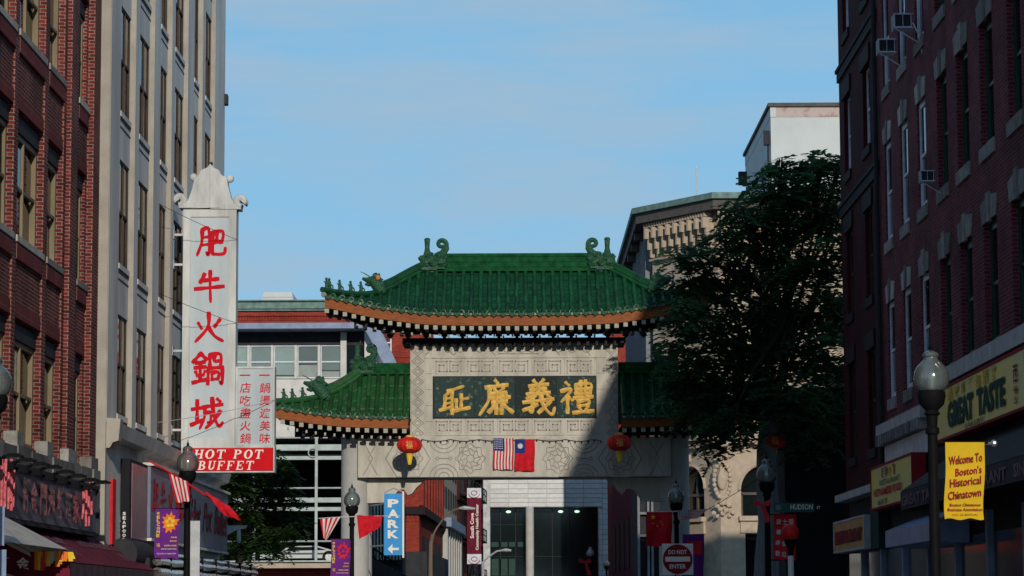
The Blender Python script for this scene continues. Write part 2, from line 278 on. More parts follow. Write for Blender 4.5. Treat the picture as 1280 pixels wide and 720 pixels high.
def textmb(mb, s, fr, w=None, h=None, bold=0, shear=0, thick=.004, center=False):
    """text as a mesh fitted in a w x h box whose lower left corner is the frame origin"""
    key = (s, bold)
    if key not in TXT:
        c = bpy.data.curves.new('t', 'FONT'); c.body = s; c.size = 1; c.offset = bold; c.resolution_u = 2; c.fill_mode = 'BOTH'
        o = bpy.data.objects.new('t', c); S.collection.objects.link(o); bpy.context.view_layer.update()
        dg = bpy.context.evaluated_depsgraph_get(); me = bpy.data.meshes.new_from_object(o.evaluated_get(dg))
        vs = [tuple(v.co) for v in me.vertices]; fs = [tuple(p.vertices) for p in me.polygons]
        bpy.data.objects.remove(o); bpy.data.curves.remove(c); bpy.data.meshes.remove(me)
        if not vs: vs = [(0, 0, 0), (1, 0, 0), (1, 1, 0)]; fs = [(0, 1, 2)]
        x0 = min(v[0] for v in vs); x1 = max(v[0] for v in vs); y0 = min(v[1] for v in vs); y1 = max(v[1] for v in vs)
        TXT[key] = ([((v[0]-x0), (v[1]-y0)) for v in vs], fs, x1-x0, y1-y0)
    vs, fs, tw, th = TXT[key]; o, U, V, Nn = fr
    sy = h/th if h else w/tw; sx = w/tw if w else sy
    off = -tw*sx/2 if center else 0
    mb.add([o+U*(x*sx+shear*y*sy+off)+V*(y*sy)+Nn*thick for x, y in vs], fs); return mb
FACE = {'F': ((1, 0, 0), (0, 0, 1)), 'L': ((0, 1, 0), (0, 0, 1)), 'R': ((0, -1, 0), (0, 0, 1))}   # facing camera, left facade (+X), right facade (-X)
def fr3(kind, o): u, v = FACE[kind]; return frame(o, u, v)
def wall_holes(mb, place, u0, u1, z0, z1, holes, depth, jm=0):
    us = sorted({u0, u1, *[a for h in holes for a in h[:2] if u0 < a < u1]}); zs = sorted({z0, z1, *[a for h in holes for a in h[2:4] if z0 < a < z1]})
    inh = lambda u, z: any(h[0] < u < h[1] and h[2] < z < h[3] for h in holes)
    for a, b in zip(us, us[1:]):
        for c, d in zip(zs, zs[1:]):
            if not inh((a+b)/2, (c+d)/2): mb.quad(place(a, 0, c), place(b, 0, c), place(b, 0, d), place(a, 0, d))
    mb.cur = jm
    for a, b, c, d in holes:
        mb.quad(place(a, 0, c), place(a, depth, c), place(a, depth, d), place(a, 0, d)); mb.quad(place(b, 0, c), place(b, depth, c), place(b, depth, d), place(b, 0, d))
        mb.quad(place(a, 0, c), place(b, 0, c), place(b, depth, c), place(a, depth, c)); mb.quad(place(a, 0, d), place(b, 0, d), place(b, depth, d), place(a, depth, d))
    return mb
WP = {}
def window(parent, ori, o, wd, h, frame_mat, back='curtain', sill=None, recess=.12, mull=0, fw=.06, pane_mat='pane', sill_h=.12, sill_out=.03, drop=0.0, gd=.025):
    """window whose opening's lower middle is at o on the facade plane; local x along it, y inward"""
    key = (round(wd, 2), round(h, 2), frame_mat, back, sill, recess, mull, fw, pane_mat, drop, gd)
    if key not in WP:
        a = wd/2; f = MB(); r = recess
        f.box(-a, r, 0, -a+fw, r+.05+gd, h); f.box(a-fw, r, 0, a, r+.05+gd, h); f.box(-a+fw, r, h-fw, a-fw, r+.07, h); f.box(-a+fw, r, 0, a-fw, r+.07, fw)
        for i in range(mull): x = -a+wd*(i+1)/(mull+1); f.box(x-fw/2, r-.003, fw, x+fw/2, r+.06, h-fw)
        f.box(-a+fw, r+.01, h*.5-.03, a-fw, r+.06, h*.5+.03)
        p = MB(); n = mull+1
        for i in range(n):
            x0 = -a+fw+(wd-2*fw)*i/n; x1 = -a+fw+(wd-2*fw)*(i+1)/n
            p.box(x0, r+gd+.02, fw, x1, r+gd+.026, h*.5-.03); p.box(x0, r+gd, h*.5+.03, x1, r+gd+.006, h-fw)
        b = MB(); zb = fw if back != 'blind' else h*drop+fw
        nb = 14
        if back.startswith('curtain'):
            for i in range(nb):
                x0 = -a+fw+(wd-2*fw)*i/nb; x1 = -a+fw+(wd-2*fw)*(i+1)/nb; y0 = r+gd+.05+.02*(i % 2); y1 = r+gd+.05+.02*((i+1) % 2)
                b.quad((x0, y0, h*.02), (x1, y1, h*.02), (x1, y1, h), (x0, y0, h))
        else: b.box(-a+fw, r+gd+.05, zb, a-fw, r+gd+.055, h-fw)
        WP[key] = (f.mesh('window_frame', frame_mat), p.mesh('window_pane', pane_mat), b.mesh('curtain', back),
                   MB().box(-a-.07, -sill_out, -sill_h, a+.07, r, 0).mesh('sill', sill) if sill else None)
    f, p, b, s = WP[key]
    rz = {'F': 0, 'L': pi/2, 'R': -pi/2}[ori]
    wo = inst('window', f, parent, o, rz); sub('window_pane', p, wo); sub('curtain' if back.startswith('curtain') else 'window_blind' if back == 'blind' else 'room_interior', b, wo)
    if s: sub('window_sill', s, wo)
    return wo
# ------------------------------------------------------------------ ground
struct('ground', MB().quad((-900, -200, 0), (900, -200, 0), (900, 2500, 0), (-900, 2500, 0)), 'earth')
struct('road', MB().box(-5.2, -30, -.1, 4.3, 230, .02), 'asphalt')
struct('pavement', MB().box(-12, -30, -.1, -5.2, 88, .15), 'pavement'); struct('pavement', MB().box(4.3, -30, -.1, 12, 80, .15), 'pavement')
struct('road_marking', MB().box(-.5, 5, .02, -.38, 80, .026), 'paint_line')
# ------------------------------------------------------------------ left: red brick building
LX = lambda X: (lambda u, d, z: (X-d, u, z))
RX = lambda X: (lambda u, d, z: (X+d, u, z))
FY = lambda Y: (lambda u, d, z: (u, Y+d, z))
b = thing('brick_building', 'dark red brick building with projecting pilasters and tan framed windows at the left edge', 'building', (-9, 45, 0))
WY = [(55.2, 56.42, 0), (51.65, 53.4, 0), (48.5, 51.2, 1), (46.3, 48.1, 0), (42.7, 44.9, 0), (38.6, 41.2, 1), (35.8, 38.1, 0)]
ROWS = [(4.55, 6.8), (8.28, 10.6), (12.05, 14.3), (15.75, 18.0)]
mb = MB(); wall_holes(mb, LX(-9.05), 30, 57.4, 4.1, 20, [(y0, y1, z0, z1) for y0, y1, m_ in WY for z0, z1 in ROWS], .14); part('wall', mb, 'brick_left', b)
part('ground_floor_wall', MB().box(-9.3, 30, 0, -8.98, 57.4, 4.1), 'lintel_dark', b)
part('core', MB().box(-24, 30.2, 0, -9.75, 57.3, 19.8), 'interior', b)
part('end_wall', MB().box(-24, 29.8, 0, -9.06, 30, 20), 'brick_left', b); part('roof', MB().box(-24.2, 29.6, 20, -8.75, 57.6, 20.5), 'sill_stone', b)
for y0, y1 in ((56.56, 57.38), (53.7, 54.5), (45.2, 45.95), (41.5, 42.3), (34.6, 35.4)): part('pilaster', MB().box(-9.1, y0, 4.5, -8.9, y1, 20), 'brick_left', b)
for y0, y1 in ((51.22, 51.63), (48.12, 48.48), (44.92, 45.18), (41.22, 41.48), (38.12, 38.58), (53.42, 53.68), (54.52, 55.18)): part('pier', MB().box(-9.1, y0, 4.5, -9.0, y1, 20), 'brick_left', b)
for y0, y1, m_ in WY:
    for i, (z0, z1) in enumerate(ROWS):
        part('soldier_course', MB().box(-9.1, y0+.02, z1+.01, -9.015, y1-.02, z1+.27), 'soldier', b)
        if i: part('soldier_course', MB().box(-9.1, y0+.02, z0-.42, -8.99, y1-.02, z0-.13), 'soldier', b)
        part('lintel', MB().box(-9.4, y0+.01, z1-.34, -9.10, y1-.01, z1-.05), 'lintel_dark', b)
        window(b, 'L', (-9.05, (y0+y1)/2, z0), y1-y0-.01, z1-z0-.35, 'window_tan', 'curtain', 'sill_stone' if i else None, recess=.09, mull=m_, fw=.09, gd=.09, sill_out=.08)
y = 36.0; r_ = random.Random(3)
while y < 57.2:
    l = r_.uniform(.9, 1.4); l = min(l, 57.4-y)
    part('belt_stone', MB().box(-9.1, y+.01, 4.14, -8.78-r_.random()*.05, y+l-.01, 4.42+r_.random()*.05), 'concrete', b)
    y += l
for y0, y1 in ((56.4, 57.3), (53.5, 54.6), (51.1, 51.75), (48.0, 48.6), (45.1, 46.0)): part('plinth_stone', MB().box(-9.08, y0, 4.4, -8.83, y1, 4.72), 'concrete', b)
# grey painted building
g = thing('grey_building', 'tall grey painted building, sunlit returns coloured tan, with narrow recessed window bays behind the hot pot sign', 'building', (-9, 68, 0))
gw = [(atX(a, 150, -8.8).y, atX(c, 150, -8.8).y) for a, c in zip((150, 173.7, 200, 218, 242, 256), (162.5, 186.3, 208.5, 229, 247.5, 263.5))]
GR = [(5.85, 8.05), (9.18, 11.51), (12.59, 14.98), (16.0, 18.45), (19.4, 21.8)]
mb = MB(); wall_holes(mb, LX(-8.8), 57.45, 79.9, 5.3, 23.4, [(y0, y1, z0, z1) for y0, y1 in gw for z0, z1 in GR], .08, 1); part('wall', mb, ['grey_paint', 'tan_sunlit_paint'], g)
part('core', MB().box(-24, 57.6, 0, -9.25, 79.7, 23), 'interior', g)
part('side_wall', MB().box(-24, 57.41, 0, -8.7, 57.6, 23.4), 'tan_sunlit_paint', g); part('far_wall', MB().box(-24, 79.75, 0, -8.82, 79.9, 23.4), 'grey_paint', g)
part('parapet', MB().box(-24.2, 57.3, 23.4, -8.5, 80.2, 24.2), 'tan_sunlit_paint', g)
edges = [57.45]+[e for a in gw for e in a]+[80.0]
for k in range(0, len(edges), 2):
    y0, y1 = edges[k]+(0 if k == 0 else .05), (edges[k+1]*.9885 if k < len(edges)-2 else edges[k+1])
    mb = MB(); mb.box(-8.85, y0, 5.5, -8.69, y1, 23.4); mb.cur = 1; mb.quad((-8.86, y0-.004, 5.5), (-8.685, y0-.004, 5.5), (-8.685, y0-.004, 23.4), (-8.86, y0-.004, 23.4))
    part('pilaster', mb, ['grey_paint', 'tan_sunlit_paint'], g)  # tan on the face towards the camera is sunlight put into the colour
for j, (y0, y1) in enumerate(gw):
    for i, (z0, z1) in enumerate(GR):
        bk = 'curtain_yellow' if (i == 0 and j < 2) else 'curtain'
        window(g, 'L', (-8.8, (y0+y1)/2, z0), y1-y0, z1-z0, 'window_brown', bk, None, recess=.02, mull=1, fw=.05)
        part('sill', MB().box(-8.85, y0-.02, z0-.13, -8.77, y1+.12, z0-.01), 'grey_paint', g); part('sill_shadow_strip', MB().box(-8.85, y0-.02, z0-.20, -8.785, y1+.12, z0-.133), 'lintel_dark', g); part('sill_shadow_strip', MB().box(-8.85, y0, z0-.37, -8.79, y1+.06, z0-.335), 'lintel_dark', g)  # solid dark strips in place of the shadow lines beneath each sill
part('cornice', MB().prism([(-8.9, 5.1), (-8.5, 5.22), (-8.42, 5.5), (-8.6, 5.56), (-8.9, 5.6)], lambda p: (p[0], 57.9, p[1]), lambda p: (p[0], 80.1, p[1])), 'grey_paint', g)
part('capital', MB().prism([(-8.9, 4.95), (-8.62, 4.97), (-8.56, 5.08), (-8.44, 5.12), (-8.4, 5.58), (-8.9, 5.62)], lambda p: (p[0], 57.5, p[1]), lambda p: (p[0], 57.9, p[1])), 'tan_sunlit_paint', g)
part('ground_floor_wall', MB().box(-9, 57.6, 0, -8.72, 79.9, 5.2), 'grey_paint', g)
part('drip_cap', MB().box(-8.9, 79.8, 16.5, -8.6, 80.15, 16.8), 'lintel_dark', g)
for y in (60.5, 63.5, 66.5, 69.5, 72.5, 75.5, 78.2): part('shop_window', MB().box(-8.73, y, .6, -8.7, y+2.3, 2.6), 'dark_glass', g)
part('red_couplet', MB().box(-8.72, 58.3, 2.95, -8.66, 58.75, 4.35), 'red_print', g)
# ------------------------------------------------------------------ hot pot blade sign
YS = 71.5
s = thing('blade_sign', 'tall white vertical sign with five red Chinese characters and red hot pot buffet panel', 'sign', (-8.1, YS, 5.1))
def bar_frame(mb, x0, x1, z0, z1, w_, y0, y1):
    mb.box(x0, y0, z0, x0+w_, y1, z1).box(x1-w_, y0, z0, x1, y1, z1).box(x0+w_, y0, z1-w_, x1-w_, y1, z1).box(x0+w_, y0, z0, x1-w_, y1, z0+w_); return mb
part('sign_box', MB().box(-8.80, YS+.02, 5.84, -7.46, YS+.46, 12.06).box(-7.44, YS+.04, 5.84, -6.42, YS+.4, 7.87), 'sign_metal', s)
part('sign_frame', bar_frame(MB(), -8.84, -7.43, 5.80, 12.1, .20, YS-.05, YS+.5), 'sign_metal', s)
part('side_frame', bar_frame(MB(), -7.42, -6.39, 5.80, 7.91, .05, YS-.02, YS+.44), 'sign_metal', s)
fp = part('main_panel', MB().box(-8.64, YS-.01, 6.0, -7.63, YS+.02, 11.9), 'sign_grey', s)
sp_ = part('side_panel', MB().box(-7.37, YS+.01, 5.85, -6.44, YS+.03, 7.86), 'sign_grey', s)
for ch, (px, py) in zip('肥牛火鍋城', ((262, 303), (261, 358), (260, 410), (259, 461), (258, 517))):
    p = at(px, py, YS); z_ = .87
    part('character', brush(MB(), ch, fr3('F', (p.x-z_/2+.02, YS-.012, p.z-z_/2)), z_, wt=12, thick=.015), 'char_red', fp)
for xs, tx in ((306, '一店吃盡火鍋'), (330.5, '一鍋燙遍美味')):
    for i, ch in enumerate(tx):
        p = at(xs, 469+i*15.8, YS); hh = .035 if ch == '一' else .27
        part('character', textmb(MB(), ch, fr3('F', (p.x, YS+.008, p.z-hh/2)), .28, hh, bold=.009, thick=.004, center=True, shear=.12), 'char_red', sp_)
rb = part('red_panel', MB().box(-8.78, YS-.04, 5.17, -6.43, YS+.42, 5.76), 'sign_red', s)
part('red_panel_frame', bar_frame(MB(), -8.83, -6.38, 5.12, 5.80, .035, YS-.06, YS+.44), 'sign_metal', s)
def serif(mb, txt, fr, wd, h, shear=.18, th=.012):
    o, U, V, Nn = fr; cell = wd/len(txt)
    def P(poly, x0, k=0):
        f = lambda p, t: o+U*(x0+(p[0])*cell*.86+shear*p[1]*h)+V*(p[1]*h)+Nn*t
        mb.prism(poly, lambda p: f(p, 0), lambda p: f(p, th+k*.0008))
    R = lambda a, b_, c, d: [(a, b_), (c, b_), (c, d), (a, d)]
    def ring(cx, cy, rx, ry, ix, iy, a0, a1, x0, k):
        n = 14
        for i in range(n):
            t0 = a0+(a1-a0)*i/n; t1 = a0+(a1-a0)*(i+1)/n
            P([(cx+rx*cos(t0), cy+ry*sin(t0)), (cx+rx*cos(t1), cy+ry*sin(t1)), (cx+ix*cos(t1), cy+iy*sin(t1)), (cx+ix*cos(t0), cy+iy*sin(t0))], x0, k)
    stem = lambda x, x0: (P(R(x, .0, x+.2, 1), x0), P(R(x-.08, 0, x+.28, .09), x0, 1), P(R(x-.08, .91, x+.28, 1), x0, 1))
    for i, c in enumerate(txt):
        x0 = i*cell
        if c == 'H': stem(.12, x0); stem(.68, x0); P(R(.3, .45, .7, .56), x0, 2)
        elif c == 'O': ring(.5, .5, .48, .52, .24, .42, 0, 2*pi, x0, 0)
        elif c == 'T': P(R(.4, 0, .6, .95), x0); P(R(.28, 0, .72, .09), x0, 1); P(R(.05, .88, .95, 1), x0, 2); P(R(.05, .7, .13, .9), x0, 3); P(R(.87, .7, .95, .9), x0, 3)
        elif c == 'P': stem(.14, x0); ring(.45, .73, .42, .27, .2, .16, -pi/2, pi/2, x0, 2); P(R(.3, .9, .46, 1), x0, 3); P(R(.3, .46, .46, .57), x0, 3)
        elif c == 'B': stem(.14, x0); ring(.45, .74, .36, .26, .16, .16, -pi/2, pi/2, x0, 2); ring(.47, .27, .42, .27, .2, .17, -pi/2, pi/2, x0, 3); P(R(.3, .9, .46, 1), x0, 4); P(R(.3, .45, .5, .56), x0, 5); P(R(.3, 0, .48, .1), x0, 4)
        elif c == 'U': P(R(.14, .3, .34, 1), x0); P(R(.06, .91, .42, 1), x0, 1); P(R(.72, .3, .82, 1), x0); P(R(.6, .91, .94, 1), x0, 1); ring(.48, .32, .34, .33, .14, .22, pi, 2*pi, x0, 2)
        elif c in 'FE':
            stem(.14, x0); P(R(.3, .9, .86, 1), x0, 2); P(R(.78, .72, .86, .92), x0, 3); P(R(.3, .46, .62, .56), x0, 2); P(R(.56, .38, .63, .64), x0, 3)
            if c == 'E': P(R(.3, 0, .88, .1), x0, 2); P(R(.8, .08, .88, .3), x0, 3)
    return mb
for wd_, x0, x1, y1 in (('HOT', 242, 283, 573.5), ('POT', 291, 330, 573.5), ('BUFFET', 247, 318, 587.5)):
    for i, c in enumerate(wd_):
        a = at(x0+(x1-x0)*i/len(wd_), y1, YS); ww = (x1-x0)/len(wd_)/47.3
        part('letter', serif(MB(), c, fr3('F', (a.x, YS-.045, a.z)), ww, .235), 'letter_white', rb)
q = lambda x, y, Y=YS: at(200+x/3.43, 190+y/3.43, Y)
out_ = [(98, 242), (122, 205), (138, 160), (147, 118), (166, 100), (176, 78), (200, 70), (216, 50), (230, 70), (252, 77), (262, 98), (286, 110), (291, 145), (306, 200), (334, 242)]
mb = MB(); ctr = [(216, min(242, y+ (0 if i else 0))) for i, (x, y) in enumerate(out_)]
P_ = [q(*p) for p in out_]; n = len(P_); vs = []
for i, p in enumerate(P_): vs += [Vector((p.x, YS-.02, p.z)), Vector((p.x, YS+.42, p.z))]
mid = q(216, 62); bot = q(216, 242)
vs += [Vector((mid.x, YS-.05, mid.z)), Vector((bot.x, YS-.14, bot.z)), Vector((mid.x, YS+.5, mid.z)), Vector((bot.x, YS+.7, bot.z))]
fs = [(2*i, 2*i+2, 2*i+3, 2*i+1) for i in range(n-1)]+[(0, 1, 2*n-1, 2*n-2)]
a, c_, a2, c2 = 2*n, 2*n+1, 2*n+2, 2*n+3
for i in range(7): fs.append((2*i, 2*i+2, a if i > 3 else c_)); fs.append((2*i+1, 2*i+3, a2 if i > 3 else c2))
for i in range(7, 14): fs.append((2*i, 2*i+2, a if i < 10 else c_)); fs.append((2*i+1, 2*i+3, a2 if i < 10 else c2))
fs += [(8, a, c_), (20, a, c_), (9, a2, c2), (21, a2, c2), (0, 2*n-2, c_), (1, 2*n-1, c2)]
mb.add(vs, fs); top = part('sign_roof', mb, 'sign_metal', s)
part('roof_ridge', MB().tube([Vector((mid.x, YS-.055, mid.z)), Vector((bot.x, YS-.145, bot.z))], .018), 'sign_metal', top)
for sx, cx, cy in ((-1, 82, 206), (1, 348, 212)):
    mb = MB(); pts = []
    for i in range(15):
        t = i/14; ang = (-.5*pi-1.7*pi*t) if sx > 0 else (-.5*pi+1.7*pi*t); rr = 24*(1-.62*t)
        pts.append((cx+rr*cos(ang), cy-rr*sin(ang)))
    poly = [q(*p) for p in pts]
    for k, yy in enumerate((YS+.0, YS+.18, YS+.36)): mb.tube([Vector((p.x, yy, p.z)) for p in poly], .095, 8)
    a_ = q(cx, cy+22); b2 = q(216, 240); mb.box(min(a_.x, b2.x), YS-.08, a_.z-.08, max(a_.x, b2.x), YS+.45, a_.z+.06)
    part('scroll', mb, 'sign_metal', top, smooth=True)
for cx, cy in ((140, 104), (297, 110)):
    p = q(cx, cy); part('knob', MB().ball((p.x, YS+.2, p.z), .11, 10, 8), 'sign_metal', top, smooth=True)
p = q(216, 45); part('finial', MB().ball((p.x, YS+.2, p.z), .05), 'lintel_dark', top)
for z_ in (6.2, 8.3, 10.6, 11.4): part('bracket', MB().box(-9.14, YS+.21, z_+.03, -8.80, YS+.29, z_+.09).box(-9.16, YS+.1, z_-.06, -9.1, YS+.4, z_+.18), 'galv', s)
KS = .955
s.scale = (KS, KS, KS); s.location = (-8.1*KS, YS*KS, 1.6+3.5*KS); YS = YS*KS
def wire(a, c, sag, label, r=.012, mt='wire', name='wire', cat='wire', grp=None):
    a = Vector(a); c = Vector(c); pts = [a.lerp(c, t/10)-Vector((0, 0, sag*4*(t/10)*(1-t/10))) for t in range(11)]
    return solo(name, MB().tube(pts, r, 5), mt, label, cat, grp)
wire(atX(199, 255, -8.8), at(297, 300, YS-.05), .03, 'upper guy wire from grey facade across the first red character', .007)
wire(atX(197, 366, -8.8), at(296, 404, YS-.05), .03, 'lower guy wire from grey facade across the third red character', .007)
wire(atX(197, 528, -8.8), at(343, 500, YS-.05), .05, 'thin pale cable rising from grey facade to the small side panel', .008, 'galv')
# ------------------------------------------------------------------ brick building shopfront: board, floodlights, awnings
bd = thing('shop_signboard', 'long blue-grey shopfront board with pink neon Chinese characters above the maroon awning', 'sign', (-8.7, 50, 3.1))
bp_ = part('board', MB().box(-8.95, 43, 3.14, -8.66, 56.0, 4.0), 'board_blue', bd); part('board_trim', MB().box(-8.97, 42.9, 4.01, -8.6, 56.1, 4.08).box(-8.97, 42.9, 3.05, -8.62, 56.1, 3.12).box(-8.97, 56.02, 3.12, -8.6, 56.1, 4.0), 'lintel_dark', bd)
CN = '新金門海鮮酒家'
for ch, px, yt, yb in zip(CN, (31, 41, 53, 63, 74, 84.5, 94), (596, 601, 605, 607, 608, 615, 616), (640, 640, 643, 645, 648, 650, 653)):
    a, c = atX(px-4.2, yb, -8.64), atX(px+4.2, yb, -8.64); tz = atX(px, yt, -8.64)
    part('character', textmb(MB(), ch, fr3('L', (-8.64, a.y, a.z)), c.y-a.y, tz.z-a.z, bold=.03, thick=.02), 'neon_red', bp_)
for k0, x0, x1 in ((0, 3, 17), (1, 104, 115)):
    mb = MB(); rr = random.Random(k0+4)
    for i in range(9):
        xa = x0+(x1-x0)*i/8; a = atX(xa+rr.uniform(-1, 1), (572 if k0 == 0 else 601)+rr.uniform(0, 18), -8.56); c = atX(xa+rr.uniform(-3, 1), (640 if k0 == 0 else 660)-rr.uniform(0, 20), -8.56)
        mb.tube([a, c], .022, 5)
    part('neon_gate', mb, 'neon_red', bd)
fl = None
for i, (px, py) in enumerate(((17, 570), (33, 575.5), (50, 580.5), (66, 584), (82, 590), (97, 595), (113, 600), (128, 603))):
    c = atX(px, py, -8.25)
    if fl is None:
        fl = thing('floodlight', 'black floodlight over the neon signboard, farthest left of the row', 'floodlight', c, 'row of black floodlights over the neon board')
        x, y, z = c
        hd = part('lamp_head', MB().box(x-.15, y-.16, z-.02, x+.15, y+.16, z+.015).box(x-.09, y-.1, z+.015, x+.09, y+.1, z+.04), 'black_metal', fl)
        part('lamp_lens', MB().box(x-.11, y-.12, z-.03, x+.11, y+.12, z-.021), 'sign_metal', hd)
        part('arm', MB().tube([(x, y, z), (x-.22, y, z-.03), (x-.4, y, z-.07), (x-.6, y, z-.07)], .025, 6), 'black_metal', fl)
        part('gear_box', MB().box(x-.38, y-.09, z-.15, x-.2, y+.09, z-.02), 'black_metal', fl)
    else: copy_thing(fl, c, 'black floodlight over the neon signboard, %s from the left end' % ('second', 'third', 'fourth', 'fifth', 'sixth', 'seventh', 'last')[i-1], 'row of black floodlights over the neon board')
aw = thing('maroon_awning', 'sloping maroon cloth awning with faded lettering below the neon signboard', 'awning', (-8.5, 52, 2))
sl = part('canopy', MB().prism([(-8.95, 3.1), (-8.0, 2.42), (-8.02, 2.38), (-8.95, 3.05)], lambda p: (p[0], 44.2, p[1]), lambda p: (p[0], 60.2, p[1])), 'maroon_cloth', aw)
mb = MB()
for k in range(40):
    y0 = 44.2+16*k/40; y1 = 44.2+16*(k+1)/40; a = .02*(k % 2); c = .02*((k+1) % 2); mb.quad((-8.0+a, y0, 2.40), (-8.0+c, y1, 2.40), (-7.98+c, y1, 2.0), (-7.98+a, y0, 2.0))
part('valance', mb, 'maroon_dark', aw); part('end_panel', MB().prismY([(-8.95, 3.06), (-8.02, 2.38), (-8.0, 2.0), (-8.95, 2.0)], 44.2, 44.22), 'maroon_cloth', aw)
nU = Vector((0, 1, 0)); nV = Vector((-.95, 0, .68)).normalized()
for tx, y0, wd_, off in (('New Golden Gate', 46.3, 5.2, .62), ('餐厅', 50.3, 1.2, .25), ('Seafood Restaurant', 53.2, 5.0, .62), ('酒家', 57.0, 1.4, .25)):
    part('lettering', textmb(MB(), tx, frame(Vector((-8.0, y0, 2.43))+nV*off*1.0, nU, nV), wd_, .3 if off > .5 else .26, thick=.012, shear=.2), 'grey_letter', sl)
a2 = thing('striped_awning', 'cream and maroon shop awning with white characters at the lower left edge', 'awning', (-8.3, 44, 1.8))
c0 = [at(-40, 622, 44), at(86, 688, 44), at(88, 700, 44), at(88, 735, 44), at(-40, 735, 44)]
part('end_panel', MB().prismY([(p.x, p.z) for p in c0], 43.95, 44.0), 'maroon_cloth', a2)
st = [at(-40, 622, 44), at(86, 688, 44), at(40, 690, 44), at(-40, 648, 44)]
part('cream_band', MB().prismY([(p.x, p.z) for p in st], 43.90, 43.94), 'cream_cloth', a2)
st = [at(-40, 650, 44), at(38, 690, 44), at(40, 696, 44), at(-40, 656, 44)]
part('cream_piping', MB().prismY([(p.x, p.z) for p in st], 43.91, 43.945), 'cream_cloth', a2)
st = [at(-40, 700, 44), at(25, 722, 44), at(25, 735, 44), at(-40, 735, 44)]
part('lower_band', MB().prismY([(p.x, p.z) for p in st], 43.91, 43.945), 'cream_cloth', a2)
c1, c2_ = at(-40, 622, 44), at(86, 688, 44)
part('canopy', MB().quad((c1.x, 43.9, c1.z+.01), (c2_.x, 43.9, c2_.z+.01), (c2_.x, 36, c2_.z+.01), (c1.x, 36, c1.z+.01)), 'cream_cloth', a2)
p = at(40, 685.5, 43.8); part('roller_cap', MB().ball((p.x, 43.85, p.z), .045), 'cream_cloth', a2)
for ch, px in (('新', 3), ('金', 28)):
    p = at(px, 712, 43.9); part('character', textmb(MB(), ch, fr3('F', (p.x, 43.93, p.z)), .2, .2, bold=.03, center=True), 'letter_white', a2)
rr = random.Random(5)
for i in range(11):
    a = at(43+i*4.2, 689+rr.uniform(-1, 1), 43.6); c = at(43+i*4.2+rr.uniform(-3, 2), 705+rr.uniform(0, 9)-i*.6, 43.6); m_ = ['orange_print', 'yellow_print', 'bow_red', 'orange_print', 'yellow_print', 'cream_cloth'][i % 6]
    solo('paper_streamer', MB().quad(a, a+Vector((.07, 0, 0)), c+Vector((.06, .02, 0)), c+Vector((-.01, .01, 0))).quad(a+Vector((0, .03, 0)), a+Vector((.07, .05, 0)), c+Vector((.09, .06, .04)), c+Vector((.01, .03, .04))), m_, '%s paper streamer, %s from the left under the cream awning end' % ({'orange_print': 'orange', 'yellow_print': 'yellow', 'bow_red': 'pink red', 'cream_cloth': 'cream'}[m_], ('first', 'second', 'third', 'fourth', 'fifth', 'sixth', 'seventh', 'eighth', 'ninth', 'tenth', 'last')[i]), 'streamer', 'paper streamers under the cream awning')
# black box sign, blue signboard, chrome canopy
bx = thing('menu_box_sign', 'black projecting box sign with a pink menu panel on the grey building', 'sign', (-8.6, 61, 3))
part('case', MB().box(-8.92, 59.8, 3.02, -8.52, 62.7, 4.86), 'interior', bx); part('menu_panel', MB().box(-8.52, 60.1, 3.12, -8.50, 62.5, 4.78), 'pink_menu', bx)
part('case_edge', MB().box(-8.96, 59.72, 2.98, -8.9, 59.8, 4.9), 'tan_sunlit_paint', bx)
for k, tx in enumerate(('餐餃粥粉麵飯', 'SEAFOOD')):
    for i, ch in enumerate(tx): part('character', textmb(MB(), ch, fr3('F', (-8.78+k*.12, 59.79, 3.62-i*.095)), .07, .07, bold=.03), 'letter_white', bx)
bs = thing('blue_signboard', 'long pale blue board reading Hot Pot Buffet on the grey building', 'sign', (-8.5, 70, 3.1))
bb = part('board', MB().box(-8.9, 62.8, 3.22, -8.46, 79.5, 4.84), 'board_blue2', bs); part('board_trim', MB().box(-8.92, 62.75, 4.86, -8.38, 79.6, 4.93).box(-8.92, 62.75, 3.13, -8.42, 79.6, 3.2), 'grey_paint', bs)
for i, ch in enumerate('肥牛火鍋城'): part('character', brush(MB(), ch, frame(Vector((-8.452, 62.95+i*1.45, 3.75)), Vector((0, 1.15, 0)), Vector((0, 0, .85))), 1.0, wt=9, thick=.01), 'text_red', bb)
for tx, y0, wd_ in (('Hot', 70.3, 2.2), ('Pot', 73.2, 2.0), ('Buffet', 75.9, 3.2)): part('lettering', textmb(MB(), tx, fr3('L', (-8.45, y0, 3.62)), wd_, .8, bold=.015, shear=.6), 'text_red', bb)
ch_ = thing('chrome_canopy', 'polished chrome tubular canopy edge below the pale blue signboard', 'canopy', (-8.2, 72, 2))
for z_, r_ in ((2.78, .07), (2.62, .10), (2.38, .11), (2.12, .13)): part('tube', MB().tube([(-7.95, 60.2+.9*i, z_+.01*sin(i*1.7)) for i in range(26)], r_, 8), 'chrome', ch_, smooth=True)
for i in range(7): part('clamp', MB().box(-8.3, 62+3.1*i, 2.0, -7.86, 62.12+3.1*i, 2.86), 'black_metal', ch_)
part('backing', MB().box(-8.7, 60.1, 1.9, -8.1, 82.6, 2.7), 'lintel_dark', ch_)
solo('awning_hood', MB().tube([(-8.5, 58.6, 2.75), (-8.5, 61.4, 2.75)], .34, 14), 'lintel_dark', 'rounded dark awning hood beneath the menu box sign', 'awning', smooth=True)
lb = thing('wall_lantern_bracket', 'small white wall bracket at the far end of the blue signboard', 'bracket', (-8.2, 79.8, 3.6))
